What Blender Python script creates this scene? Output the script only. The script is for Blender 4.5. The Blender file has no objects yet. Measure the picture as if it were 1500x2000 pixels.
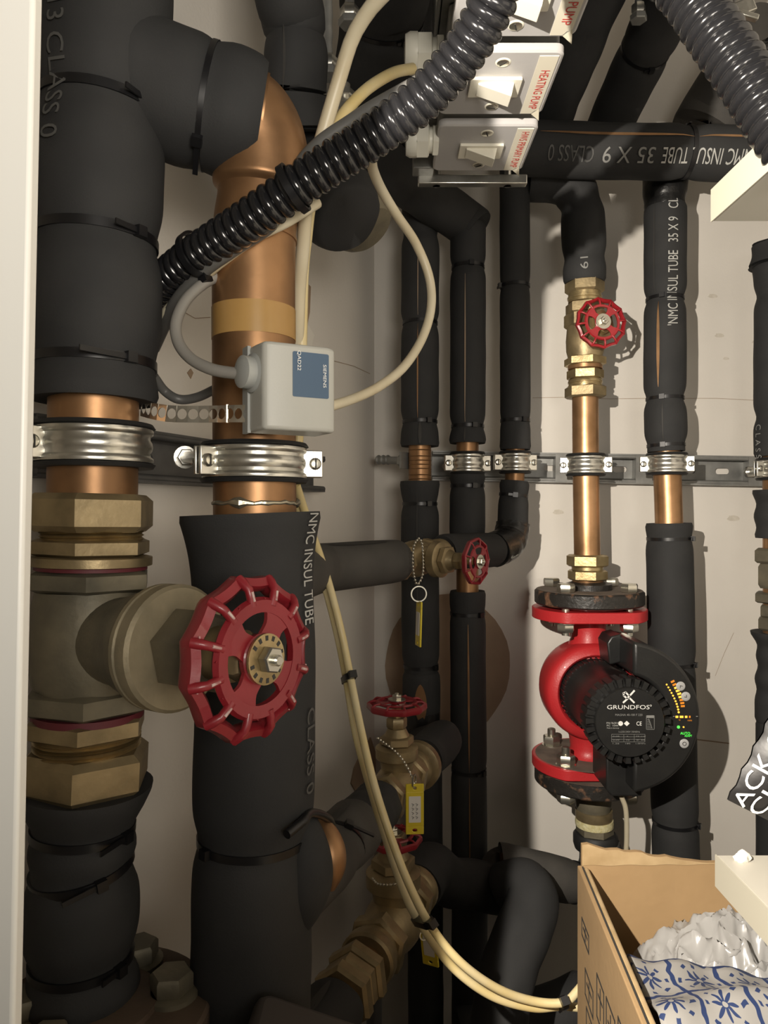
import bpy, math, random
from mathutils import Vector, Matrix, noise
PI = math.pi
random.seed(7)
C = bpy.context.scene.collection

# ------------------------------------------------------------------ camera, world, lights, exposure
F, H = 1444.0, 1.1                      # focal length in pixels (1500x2000 frame), eye height
def P(x, y, d):
    return Vector(((x-750)/F*d, d, H+(1000-y)/F*d))
def proj(v):
    return 750+F*v.x/v.y, 1000-F*(v.z-H)/v.y
sc = bpy.context.scene
cam = bpy.data.cameras.new('camera'); camo = bpy.data.objects.new('camera', cam); C.objects.link(camo)
camo.location = (0, 0, H); camo.rotation_euler = (PI/2, 0, 0)
cam.sensor_fit = 'VERTICAL'; cam.sensor_height = 36.0; cam.lens = F*36.0/2000.0
cam.clip_start = 0.01
sc.camera = camo
w = bpy.data.worlds.new('world'); sc.world = w; w.use_nodes = True
w.node_tree.nodes['Background'].inputs[0].default_value = (1.0, 0.90, 0.74, 1)
w.node_tree.nodes['Background'].inputs[1].default_value = 0.012
def light(name, kind, loc, target, energy, col, **kw):
    l = bpy.data.lights.new(name, kind); l.energy = energy; l.color = col
    for k, v in kw.items(): setattr(l, k, v)
    o = bpy.data.objects.new(name, l); C.objects.link(o); o.location = loc
    o.rotation_euler = (Vector(target)-Vector(loc)).to_track_quat('-Z', 'Y').to_euler()
    return o
# hand torch held left of the camera, aimed to the right
light('torch', 'SPOT', (-0.150, 0.0, H+0.13), (-.150+1.0, -0.160, H+0.08), 50.0, (1.0, 0.91, 0.79),
      spot_size=math.radians(161), spot_blend=0.018, shadow_soft_size=0.004)
# room light falling through the open cupboard front
light('room_light', 'AREA', (0.19, -0.36, H+0.08), (-0.22, 0.5, H+0.50), 2.7, (1.0, 0.925, 0.82), shape='RECTANGLE', size=0.30, size_y=0.22, spread=math.radians(105))
vs = sc.view_settings
vs.view_transform = 'Standard'; vs.look = 'None'; vs.exposure = 0.0; vs.gamma = 1.0; vs.use_curve_mapping = False

# ------------------------------------------------------------------ materials
def mat(name, col, rough=.5, metal=0., col2=None, nscale=30., bump=0., bscale=300., spec=.5, coat=0., lo=.35, hi=.7, emit=0., trans=0.):
    m = bpy.data.materials.new(name); m.use_nodes = True
    nt = m.node_tree; b = nt.nodes['Principled BSDF']
    b.inputs['Roughness'].default_value = rough; b.inputs['Metallic'].default_value = metal
    b.inputs['Specular IOR Level'].default_value = spec; b.inputs['Coat Weight'].default_value = coat
    tc = nt.nodes.new('ShaderNodeTexCoord')
    if col2 is None:
        b.inputs['Base Color'].default_value = (*col, 1)
    else:
        n = nt.nodes.new('ShaderNodeTexNoise'); n.inputs['Scale'].default_value = nscale; n.inputs['Detail'].default_value = 5
        r = nt.nodes.new('ShaderNodeValToRGB'); r.color_ramp.elements[0].position = lo; r.color_ramp.elements[1].position = hi
        r.color_ramp.elements[0].color = (*col, 1); r.color_ramp.elements[1].color = (*col2, 1)
        nt.links.new(tc.outputs['Object'], n.inputs['Vector']); nt.links.new(n.outputs['Fac'], r.inputs['Fac'])
        nt.links.new(r.outputs['Color'], b.inputs['Base Color'])
    if bump:
        n2 = nt.nodes.new('ShaderNodeTexNoise'); n2.inputs['Scale'].default_value = bscale; n2.inputs['Detail'].default_value = 4
        bp = nt.nodes.new('ShaderNodeBump'); bp.inputs['Strength'].default_value = bump; bp.inputs['Distance'].default_value = .002
        nt.links.new(tc.outputs['Object'], n2.inputs['Vector']); nt.links.new(n2.outputs['Fac'], bp.inputs['Height'])
        nt.links.new(bp.outputs['Normal'], b.inputs['Normal'])
    if emit:
        b.inputs['Emission Color'].default_value = (*col, 1); b.inputs['Emission Strength'].default_value = emit
    return m
FOAM = mat('black_foam', (.024, .0245, .025), .74, col2=(.031, .031, .031), nscale=25, bump=.12, bscale=900, spec=.3)
FOAM2 = mat('grey_foam', (.055, .052, .048), .75, col2=(.075, .07, .063), nscale=25, bump=.12, bscale=900, spec=.3)
TIE = mat('black_nylon', (.006, .006, .007), .35)
RUB = mat('rubber', (.012, .012, .012), .6)
TAPE = mat('black_tape', (.012, .012, .012), .3, bump=.8, bscale=60)
COP = mat('aged_copper', (.38, .21, .10), .42, .75, col2=(.21, .115, .055), nscale=22, bump=.04, bscale=120)
COP2 = mat('bright_copper', (.50, .29, .15), .36, .8, col2=(.30, .17, .08), nscale=28, bump=.04, bscale=120)
BRS = mat('dull_brass', (.36, .28, .155), .45, .65, col2=(.20, .155, .085), nscale=40, bump=.12, bscale=260)
BRS2 = mat('bright_brass', (.52, .41, .22), .34, .8, col2=(.32, .235, .115), nscale=50, bump=.1, bscale=260)
BRSG = mat('tarnished_brass', (.20, .175, .12), .55, .4, col2=(.09, .083, .062), nscale=26, bump=.15, bscale=220)
BRSF = mat('weathered_brass', (.29, .245, .16), .55, .45, col2=(.19, .165, .11), nscale=45, bump=.2, bscale=180)
ZNC = mat('zinc_steel', (.70, .69, .64), .28, .95, col2=(.52, .51, .46), nscale=60, bump=.06, bscale=200)
STL = mat('galvanised_rail', (.30, .30, .285), .5, .6, col2=(.20, .20, .19), nscale=45, bump=.08, bscale=220)
RAILD = mat('dark_rail', (.12, .12, .118), .5, .5, col2=(.085, .085, .083), nscale=45)
RED = mat('red_paint', (.34, .016, .022), .33, coat=.3, col2=(.27, .012, .018), nscale=30, bump=.1, bscale=150)
REDW = mat('worn_red_paint', (.25, .014, .022), .42, col2=(.20, .010, .016), nscale=30, bump=.15, bscale=120, coat=.2)
CHIP = mat('bare_chipped_metal', (.55, .43, .40), .5, col2=(.35, .12, .12), nscale=300)
PRED = mat('pump_red', (.45, .022, .026), .42, bump=.12, bscale=420, coat=.15)
PBLK = mat('pump_black', (.014, .014, .014), .36, col2=(.019, .019, .018), nscale=40, bump=.06, bscale=500)
CAST = mat('black_cast_iron', (.020, .018, .016), .4, col2=(.16, .085, .05), nscale=70, lo=.57, hi=.68, bump=.4, bscale=180)
DUST = mat('dusty_flange', (.17, .13, .10), .8, col2=(.10, .075, .06), nscale=50)
RUST = mat('rusty_flange', (.11, .075, .05), .7, col2=(.075, .05, .034), nscale=30, bump=.3, bscale=150)
WHT = mat('white_plastic', (.72, .71, .63), .35)
WHS = mat('switch_white', (.80, .77, .66), .3)
GRY = mat('grey_switch_metal', (.46, .45, .445), .38, bump=.04, bscale=300)
GBOX = mat('grey_box_side', (.22, .22, .21), .5)
SENS = mat('sensor_grey', (.42, .42, .385), .45, bump=.04, bscale=700)
SENS2 = mat('gland_grey', (.33, .34, .325), .45)
BLUE = mat('label_blue', (.055, .10, .165), .5)
LGRY = mat('print_light_grey', (.42, .42, .40), .6)
LMID = mat('print_mid_grey', (.22, .22, .21), .6)
LDIM = mat('print_dim_grey', (.075, .075, .072), .6)
LWHT = mat('print_white', (.80, .80, .77), .5)
LRED = mat('print_red', (.60, .06, .05), .6)
LBL = mat('label_paper', (.72, .68, .56), .55)
CREAM = mat('cream_cable', (.50, .43, .29), .42, col2=(.58, .53, .40), nscale=20)
YEL = mat('yellowed_cable', (.56, .44, .19), .42, col2=(.62, .54, .34), nscale=25)
GCAB = mat('grey_cable', (.22, .21, .19), .45)
DCAB = mat('dark_grey_cable', (.10, .098, .092), .45)
CND = mat('black_conduit', (.010, .010, .011), .17, spec=.55, bump=.05, bscale=300)
TAG = mat('tag_yellow', (.66, .52, .03), .4)
PAPR = mat('tag_paper', (.72, .70, .66), .6)
INK = mat('dark_ink', (.03, .028, .025), .7)
WALL = mat('painted_plaster', (.66, .625, .57), .75, col2=(.61, .575, .52), nscale=7, bump=.10, bscale=260)
WALLC = mat('ceiling_plaster', (.45, .42, .37), .8)
FLR = mat('concrete_floor', (.06, .055, .05), .8, col2=(.04, .037, .034), nscale=12)
BRN = mat('brown_filler', (.34, .25, .17), .8, col2=(.28, .20, .135), nscale=18, bump=.2, bscale=120)
SCUF = mat('scuffed_plaster', (.50, .46, .39), .85, col2=(.57, .53, .46), nscale=200)
FILL = mat('pale_filler', (.68, .65, .58), .85)
TPB = mat('brown_tape', (.40, .24, .08), .3, col2=(.35, .20, .065), nscale=30)
DOOR = mat('white_melamine', (.65, .64, .60), .4)
SHLF = mat('shelf_board', (.46, .435, .375), .45, col2=(.43, .41, .35), nscale=8)
EDGE = mat('shelf_edging', (.42, .395, .32), .4)
CARD = mat('cardboard', (.33, .215, .105), .85, col2=(.28, .18, .085), nscale=18, bump=.12, bscale=150)
CARDI = mat('torn_cardboard', (.42, .30, .16), .9, col2=(.31, .21, .10), nscale=60)
BAGW = mat('white_polythene', (.40, .39, .375), .25, col2=(.33, .325, .315), nscale=9)
BAGW.node_tree.nodes['Principled BSDF'].inputs['Transmission Weight'].default_value = .25
BLKP = mat('bag_black', (.012, .011, .011), .42, bump=.3, bscale=40)
BAGR = mat('bag_red', (.45, .035, .025), .3)
EQP = mat('dark_housing', (.05, .042, .038), .55, bump=.05)
HEMP = mat('hemp_sealant', (.50, .44, .22), .8, col2=(.62, .58, .36), nscale=220, bump=.6, bscale=300)
GASK = mat('red_gasket', (.10, .012, .018), .6)
SOLD = mat('solder', (.42, .39, .30), .35, .8, bump=.6, bscale=130)
SILV = mat('key_metal', (.62, .60, .52), .28, .95)
AMB = mat('amber_led', (1.0, .50, .06), .4, emit=.9)
AMBD = mat('amber_led_dim', (.65, .22, .02), .4, emit=.35)
GRN = mat('green_led', (.10, .95, .10), .4, emit=.7)
BTN = mat('button_grey', (.40, .40, .40), .4)
def cloth_material():
    m = bpy.data.materials.new('blue_tile_print'); m.use_nodes = True
    nt = m.node_tree; b = nt.nodes['Principled BSDF']; b.inputs['Roughness'].default_value = .6
    uv = nt.nodes.new('ShaderNodeUVMap'); uv.uv_map = 'UVMap'
    def N(t, **k):
        n = nt.nodes.new(t)
        for a, v in k.items(): setattr(n, a, v)
        return n
    def M(op, a, b_=None):
        n = N('ShaderNodeMath', operation=op)
        for i, v in enumerate((a, b_)):
            if v is None: continue
            if isinstance(v, (int, float)): n.inputs[i].default_value = v
            else: nt.links.new(v, n.inputs[i])
        return n.outputs[0]
    nz = N('ShaderNodeTexNoise'); nz.inputs['Scale'].default_value = 1.6; nt.links.new(uv.outputs[0], nz.inputs['Vector'])
    sep = N('ShaderNodeSeparateXYZ'); nt.links.new(uv.outputs[0], sep.inputs[0])
    wob = M('MULTIPLY', M('SUBTRACT', nz.outputs['Fac'], .5), .45)
    u = M('ADD', sep.outputs[0], wob); v = M('ADD', sep.outputs[1], wob)
    fu = M('ABSOLUTE', M('SUBTRACT', M('FRACT', u), .5)); fv = M('ABSOLUTE', M('SUBTRACT', M('FRACT', v), .5))
    grid = M('GREATER_THAN', M('MAXIMUM', fu, fv), .455)
    r = M('SQRT', M('ADD', M('MULTIPLY', fu, fu), M('MULTIPLY', fv, fv)))
    ang = M('ARCTAN2', fv, fu)
    pet = M('ADD', .17, M('MULTIPLY', M('COSINE', M('MULTIPLY', ang, 8.0)), .10))
    blob = M('MULTIPLY', M('LESS_THAN', r, pet), M('GREATER_THAN', r, .05))
    dot = M('LESS_THAN', M('ABSOLUTE', M('SUBTRACT', r, .36)), .035)
    dot = M('MULTIPLY', dot, M('GREATER_THAN', M('COSINE', M('MULTIPLY', ang, 8.0)), .55))
    s = M('MINIMUM', M('ADD', M('ADD', grid, blob), dot), 1.0)
    mix = N('ShaderNodeMix', data_type='RGBA')
    mix.inputs[6].default_value = (.27, .26, .245, 1); mix.inputs[7].default_value = (.016, .032, .10, 1)
    nt.links.new(s, mix.inputs[0]); nt.links.new(mix.outputs[2], b.inputs['Base Color'])
    return m
CLOTH = cloth_material()

# ------------------------------------------------------------------ mesh helpers
def frame(o, z, xh=None):
    z = Vector(z).normalized()
    xh = Vector(xh) if xh is not None else (Vector((1, 0, 0)) if abs(z.x) < .9 else Vector((0, 1, 0)))
    x = (xh - z*xh.dot(z)).normalized(); y = z.cross(x)
    m = Matrix((x, y, z)).transposed().to_4x4(); m.translation = Vector(o)
    return m
UP, DN, BK, FR = Vector((0, 0, 1)), Vector((0, 0, -1)), Vector((0, 1, 0)), Vector((0, -1, 0))
class MB:
    def __init__(s): s.v = []; s.f = []
    def add(s, vs, fs):
        n = len(s.v); s.v += [Vector(v) for v in vs]; s.f += [tuple(i+n for i in f) for f in fs]; return s
    def tube(s, pts, rad, seg=20, cap=True):
        n = len(pts); T = []
        for i in range(n):
            T.append((pts[min(i+1, n-1)]-pts[max(i-1, 0)]).normalized())
        x = Vector((0, 1, 0)); x = x - T[0]*x.dot(T[0])
        if x.length < .05: x = Vector((1, 0, 0)); x = x - T[0]*x.dot(T[0])
        x.normalize(); vs = []
        for i in range(n):
            x = (x - T[i]*x.dot(T[i])).normalized(); y = T[i].cross(x)
            for k in range(seg):
                a = 2*PI*k/seg
                r = rad(i, a) if callable(rad) else (rad[i] if isinstance(rad, (list, tuple)) else rad)
                vs.append(pts[i]+(x*math.cos(a)+y*math.sin(a))*r)
        fs = [(i*seg+k, i*seg+(k+1) % seg, (i+1)*seg+(k+1) % seg, (i+1)*seg+k) for i in range(n-1) for k in range(seg)]
        if cap: fs += [tuple(range(seg-1, -1, -1)), tuple((n-1)*seg+k for k in range(seg))]
        return s.add(vs, fs)
    def lathe(s, M, prof, seg=32, closed=False, ph=0.):
        vs = []; n = len(prof)
        for r, z in prof:
            for k in range(seg):
                a = 2*PI*k/seg+ph; vs.append(M @ Vector((max(r, 1e-5)*math.cos(a), max(r, 1e-5)*math.sin(a), z)))
        m = n if closed else n-1
        fs = [(i*seg+k, i*seg+(k+1) % seg, ((i+1) % n)*seg+(k+1) % seg, ((i+1) % n)*seg+k) for i in range(m) for k in range(seg)]
        if not closed: fs += [tuple(range(seg-1, -1, -1)), tuple((n-1)*seg+k for k in range(seg))]
        return s.add(vs, fs)
    def cyl(s, M, r, z0, z1, seg=20, ch=0.):
        return s.lathe(M, [(r-ch, z0), (r, z0+ch), (r, z1-ch), (r-ch, z1)] if ch else [(r, z0), (r, z1)], seg)
    def hexa(s, M, R, z0, z1, c=None, ph=0.):
        c = c if c is not None else (z1-z0)*.15
        return s.lathe(M, [(R*.88, z0), (R, z0+c), (R, z1-c), (R*.88, z1)], 6, ph=ph)
    def prism(s, M, poly, z0, z1):
        n = len(poly)
        vs = [M @ Vector((x, y, z0)) for x, y in poly]+[M @ Vector((x, y, z1)) for x, y in poly]
        fs = [tuple(range(n-1, -1, -1)), tuple(range(n, 2*n))]+[(i, (i+1) % n, n+(i+1) % n, n+i) for i in range(n)]
        return s.add(vs, fs)
    def box(s, M, a, b):
        (x0, y0, z0), (x1, y1, z1) = a, b
        return s.prism(M, [(x0, y0), (x1, y0), (x1, y1), (x0, y1)], z0, z1)
    def plate_hole(s, M, x0, x1, y0, y1, hole, z0, z1):
        n = len(hole); cx = sum(p[0] for p in hole)/n; cy = sum(p[1] for p in hole)/n; out = []
        for (hx, hy) in hole:
            dx, dy = hx-cx, hy-cy
            t = min(((x1-cx)/dx if dx > 1e-9 else (x0-cx)/dx if dx < -1e-9 else 1e9), ((y1-cy)/dy if dy > 1e-9 else (y0-cy)/dy if dy < -1e-9 else 1e9))
            out.append([cx+dx*t, cy+dy*t])
        for c in ((x0, y0), (x1, y0), (x1, y1), (x0, y1)):
            i = min(range(n), key=lambda k: (out[k][0]-c[0])**2+(out[k][1]-c[1])**2); out[i] = list(c)
        vs = [M @ Vector((p[0], p[1], z)) for z in (z1, z0) for q in (hole, out) for p in q]
        fs = []
        for i in range(n):
            j = (i+1) % n
            fs += [(i, n+i, n+j, j), (2*n+j, 3*n+j, 3*n+i, 2*n+i), (i, j, 2*n+j, 2*n+i), (n+j, n+i, 3*n+i, 3*n+j)]
        return s.add(vs, fs)
    def obj(s, name, m, parent=None, bevel=0., sharp=38., label=None):
        me = bpy.data.meshes.new(name); me.from_pydata([tuple(v) for v in s.v], [], s.f); me.update()
        me.polygons.foreach_set('use_smooth', [True]*len(me.polygons))
        try: me.set_sharp_from_angle(angle=math.radians(sharp))
        except Exception: pass
        me.materials.append(m)
        o = bpy.data.objects.new(name, me); C.objects.link(o)
        if parent is not None: adopt(o, parent)
        if bevel:
            b = o.modifiers.new('bevel', 'BEVEL'); b.width = bevel; b.segments = 3; b.limit_method = 'ANGLE'; b.angle_limit = math.radians(50)
        if label: o['label'] = label
        return o
WORLD = {}
def adopt(o, parent):
    o.parent = parent
    L = WORLD.get(parent.name, Vector((0, 0, 0)))
    o.matrix_parent_inverse = Matrix.Translation(-L)
def thing(name, label, cat, loc, group=None):
    o = bpy.data.objects.new(name, None); C.objects.link(o); o.location = loc; o.empty_display_size = .02
    WORLD[o.name] = Vector(loc)
    o['label'] = label; o['category'] = cat
    if group: o['group'] = group
    return o
def tag(o, label, cat, group=None):
    o['label'] = label; o['category'] = cat
    if group: o['group'] = group
    return o
def struct(o): o['kind'] = 'structure'; return o

class Path:
    def __init__(s, pts, n=220, raw=False):
        p = [q if isinstance(q, Vector) else P(*q) for q in pts]
        dense = []
        ext = [p[0]*2-p[1]]+p+[p[-1]*2-p[-2]]
        for i in range(1, len(ext)-2):
            for k in range(24):
                t = k/24
                a, b, c, d = ext[i-1], ext[i], ext[i+1], ext[i+2]
                if raw: dense.append(b.lerp(c, t))
                else: dense.append(.5*((2*b)+(c-a)*t+(2*a-5*b+4*c-d)*t*t+(3*b-a-3*c+d)*t**3))
        dense.append(p[-1])
        cum = [0.]
        for i in range(1, len(dense)): cum.append(cum[-1]+(dense[i]-dense[i-1]).length)
        s.L = cum[-1]; s.p = []; j = 0; s.n = n
        for i in range(n+1):
            u = s.L*i/n
            while j < len(cum)-2 and cum[j+1] < u: j += 1
            t = (u-cum[j])/max(cum[j+1]-cum[j], 1e-9); s.p.append(dense[j].lerp(dense[j+1], min(max(t, 0), 1)))
    def at(s, u):
        t = min(max(u/s.L, 0), 1)*s.n; i = min(int(t), s.n-1); return s.p[i].lerp(s.p[i+1], t-i)
    def tan(s, u):
        e = s.L/s.n*1.5; return (s.at(min(u+e, s.L))-s.at(max(u-e, 0))).normalized()
    def u(s, y, x=None):
        best = min(range(s.n+1), key=lambda i: (proj(s.p[i])[1]-y)**2+((proj(s.p[i])[0]-x)**2 if x is not None else 0))
        return best*s.L/s.n
    def sub(s, u0, u1, n=24): return [s.at(u0+(u1-u0)*i/n) for i in range(n+1)]
    def face(s, u, phi=0., sgn=1):
        T = s.tan(u)*sgn; c = s.at(u); N = (Vector((0, 0, H))-c); N = (N-T*N.dot(T)).normalized()
        U = N.cross(T)
        return c, T, N*math.cos(phi)+U*math.sin(phi), U*math.cos(phi)-N*math.sin(phi)

def sleeve(path, u0, u1, R, parent, bands=(), pinch=.13, bw=.010, f0=0., f1=0., rin=None, amp=.012, seed=0, seg=28, m=None, name='insulation_sleeve', label=None, fl=.022):
    m = m or FOAM; rin = rin or R*.6
    if u1 < u0: u0, u1 = u1, u0
    n = max(12, int((u1-u0)/.0045)); us = [u0+(u1-u0)*i/n for i in range(n+1)]
    def rf(u):
        r = R
        for b in bands: r *= 1-pinch*math.exp(-((u-b)/bw)**2)
        e0, e1 = max(u-u0, 0), max(u1-u, 0)
        if e0 < fl: r *= 1+f0*(1-e0/fl)**2
        if e1 < fl: r *= 1+f1*(1-e1/fl)**2
        e = min(e0, e1)
        if e < .0025: r -= .0016*(1-e/.0025)**2
        return r
    pts = [path.at(us[0])]+[path.at(u) for u in us]+[path.at(us[-1])]
    # keep the end rings distinct for a stable frame
    pts[0] = path.at(us[0])+path.tan(us[0])*.004; pts[-1] = path.at(us[-1])-path.tan(us[-1])*.004
    def rad(i, a):
        if i == 0 or i == len(pts)-1: return rin
        u = us[i-1]; q = Vector((math.cos(a)*1.3, math.sin(a)*1.3, u*28+seed*7.3))
        return rf(u)*(1+amp*2*noise.noise(q))
    o = MB().tube(pts, rad, seg, cap=False)
    # inner bore faces are hidden by the pipe; close the ends
    k = len(o.v); o.f += [tuple(range(seg-1, -1, -1)), tuple(range(k-seg, k))]
    ob = o.obj(name, m, parent, sharp=60, label=label)
    return rf
def tie(path, u, r, parent, phi=.5, tail=.012, w=.0042, tilt=0., label=None, m=None):
    c, T, N, U = path.face(u, phi)
    M0 = frame(c, (T+U*tilt).normalized(), N)
    b = MB().lathe(M0, [(r-.0006, -w/2), (r+.0011, -w/2), (r+.0011, w/2), (r-.0006, w/2)], 40, closed=True)
    b.box(M0, (r-.001, -.0032, -.0032), (r+.0045, .0032, .0032))
    if tail: b.box(M0, (r+.0015, .003, -.0016), (r+.0027, .003+tail, .0016))
    return b.obj('cable_tie', m or TIE, parent, label=label)
def seam(path, u0, u1, rf, phi, wmax, m, parent, name='seam', off=.0009, n=24):
    vs = []; b = MB()
    for i in range(n+1):
        t = i/n; u = u0+(u1-u0)*t; ww = wmax*(math.sin(PI*t)**.6 if 0 < t < 1 else .0)
        c, T, N, U = path.face(u, phi); r = rf(u)*1.012+off
        for sg in (-1, 1):
            a = sg*max(ww, .0002)/r; vs.append(c+(N*math.cos(a)+U*math.sin(a))*r)
    b.add(vs, [(2*i, 2*i+1, 2*i+3, 2*i+2) for i in range(n)])
    return b.obj(name, m, parent)
_tc = {}
def text_geo(s):
    if s in _tc: return _tc[s]
    cu = bpy.data.curves.new('t', 'FONT'); cu.body = s; cu.size = 1; cu.resolution_u = 3
    ob = bpy.data.objects.new('t', cu); C.objects.link(ob)
    dg = bpy.context.evaluated_depsgraph_get(); dg.update()
    me = bpy.data.meshes.new_from_object(ob.evaluated_get(dg))
    vs = [(v.co.x, v.co.y) for v in me.vertices]; fs = [tuple(p.vertices) for p in me.polygons]
    bpy.data.objects.remove(ob); bpy.data.curves.remove(cu); bpy.data.meshes.remove(me)
    _tc[s] = (vs, fs); return _tc[s]
def text_flat(s, o, right, up, h, width, m, parent, name='lettering', off=.0004, center=True):
    vs, fs = text_geo(s); r = Vector(right).normalized(); u = Vector(up).normalized(); n = r.cross(u)
    x0 = min(v[0] for v in vs); x1 = max(v[0] for v in vs); y0 = min(v[1] for v in vs); y1 = max(v[1] for v in vs)
    sx = width/(x1-x0); sy = h/(y1-y0)
    b = MB().add([Vector(o)+r*((x-(x0+x1)/2 if center else x-x0)*sx)+u*((y-(y0+y1)/2)*sy)+n*off for x, y in vs], fs)
    return b.obj(name, m, parent)
def text_tube(s, path, ua, ub, rf, phi, h, m, parent, off=.0011):
    """text runs from arc position ua to ub around the sleeve"""
    vs, fs = text_geo(s); sg = 1 if ub > ua else -1
    x0 = min(v[0] for v in vs); x1 = max(v[0] for v in vs); y0 = min(v[1] for v in vs); y1 = max(v[1] for v in vs)
    out = []
    for x, y in vs:
        u = ua+(ub-ua)*(x-x0)/(x1-x0); c, T, N, U = path.face(u, 0., sg); r = rf(u)*1.012+off
        a = sg*phi+((y-(y0+y1)/2)*h/(y1-y0))/r
        out.append(c+(N*math.cos(a)+U*math.sin(a))*r)
    return MB().add(out, fs).obj('lettering', m, parent)
def cable(name, pts, r, m, label, cat='cable', parent=None, group=None, n=90, seg=12):
    p = Path(pts, n); o = MB().tube(p.p, r, seg).obj(name, m, parent)
    if label: tag(o, label, cat, group)
    return o, p
def rpoly(w_, h_, r, n=5):
    out = []
    for cx, cy, a0 in ((w_/2-r, h_/2-r, 0), (-w_/2+r, h_/2-r, 90), (-w_/2+r, -h_/2+r, 180), (w_/2-r, -h_/2+r, 270)):
        for i in range(n+1):
            a = math.radians(a0+90*i/n); out.append((cx+r*math.cos(a), cy+r*math.sin(a)))
    return out

# ------------------------------------------------------------------ room shell
WY = 1.088                                             # back wall depth
def lx(d): return -.2084+.413*(d-.618)                 # left wall line
XC = lx(WY)
I4 = Matrix.Identity(4)
wb = struct(MB().box(I4, (XC-.08, WY, 0), (.66, WY+.08, 2.12)).obj('wall_back', WALL))
wl = struct(MB().prism(I4, [(lx(.24), .24), (XC, WY), (XC-.09, WY+.04), (lx(.24)-.09, .27)], 0, 2.12).obj('wall_left', WALL))
struct(MB().box(I4, (.60, -.1, 0), (.66, WY, 2.12)).obj('wall_right', WALL))
struct(MB().box(I4, (-.6, -.1, -.06), (.66, WY+.08, 0)).obj('floor', FLR))
struct(MB().box(I4, (-.6, .2, 2.12), (.66, WY+.08, 2.18)).obj('ceiling', WALLC))
# open cupboard door leaf at the left edge of the view
D0 = .20
TH = .0055; bdoor = MB(); xt = (85-750)/F*(D0+TH); xb = (45-750)/F*(D0+TH)
kx = (xt-xb)/(2000/F*(D0+TH))
def dx(z): return (xt+xb)/2+kx*(z-H)
bdoor.add([(-.42, D0, .02), (dx(.02), D0, .02), (dx(2.1), D0, 2.1), (-.42, D0, 2.1), (-.42, D0+TH, .02), (dx(.02), D0+TH, .02), (dx(2.1), D0+TH, 2.1), (-.42, D0+TH, 2.1)],
          [(0, 1, 2, 3), (7, 6, 5, 4), (1, 5, 6, 2), (0, 3, 7, 4), (0, 4, 5, 1), (3, 2, 6, 7)])
struct(bdoor.obj('door_1', DOOR, bevel=.0012))
# wall marks: cracks, filler and torn patches (they belong to the wall)
def wallpt(x, y, off=.0): return P(x, y, WY-off)
def leftpt(x, y, off=0.):
    t = (x-750)/F; d = (-.2084-.413*.618)/(t-.413); p = P(x, y, d); return p+Vector((.924, -.382, 0))*off
def blob(parent, pts, fn, m, name, th=.0015):
    n = len(pts); q = [fn(x, y, th) for x, y in pts]; c = sum(q, Vector())/n; q2 = [fn(x, y, -.001) for x, y in pts]
    b = MB().add(q+[c]+q2, [(i, (i+1) % n, n) for i in range(n)]+[(n+1+i, n+1+(i+1) % n, (i+1) % n, i) for i in range(n)])
    return b.obj(name, m, parent)
pts = []
for i in range(36):
    a = 2*PI*i/36; r = 1+.035*noise.noise(Vector((math.cos(a)*2, math.sin(a)*2, 3)))
    pts.append((874+122*r*math.cos(a), 1300-140*r*math.sin(a)))
blob(wb, pts, wallpt, BRN, 'brown_patch')
blob(wl, [(585, 540), (606, 560), (604, 610), (598, 640), (580, 650), (577, 560)], leftpt, BRN, 'torn_patch', .001)
blob(wl, [(575, 640), (600, 636), (611, 655), (606, 676), (590, 684), (570, 680)], leftpt, FILL, 'filler_patch', .002)
blob(wl, [(684, 1530), (690, 1500), (704, 1470), (722, 1440), (735, 1480), (732, 1600), (700, 1560)], leftpt, BRN, 'brown_patch', .002)
blob(wl, [(365, 728), (372, 720), (377, 728), (372, 740)], leftpt, BRN, 'scuff', .0006)
def crack(parent, pts, fn, wpx=1.2):
    vs = []
    for x, y in pts: vs += [fn(x, y-wpx/2, .0005), fn(x, y+wpx/2, .0005)]
    MB().add(vs, [(2*i, 2*i+2, 2*i+3, 2*i+1) for i in range(len(pts)-1)]).obj('hairline_crack', BRN, parent)
crack(wb, [(1040, 777), (1100, 776), (1190, 779), (1260, 778), (1400, 778), (1500, 783)], wallpt, .8)
crack(wb, [(1330, 1440), (1366, 1445), (1400, 1449), (1424, 1452)], wallpt, 2.4)
for x, y, r in ((1090, 1000, 7), (1432, 1012, 8), (1392, 578, 6), (1405, 655, 6), (1474, 668, 4), (1109, 1572, 4), (1124, 1583, 4), (1418, 700, 4), (1100, 1320, 6)):
    blob(wb, [(x+r*1.6*math.cos(2*PI*k/9)*(1+.3*math.sin(k*2.3)), y+r*.7*math.sin(2*PI*k/9)) for k in range(9)], wallpt, SCUF, 'scuff', .0004)
crack(wb, [(1397, 1320), (1415, 1275), (1433, 1236)], wallpt, 1.5)
crack(wl, [(640, 702), (690, 715), (722, 730)], leftpt, 1.2)
crack(wl, [(355, 607), (380, 622), (410, 620)], leftpt, 1.4)

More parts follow.
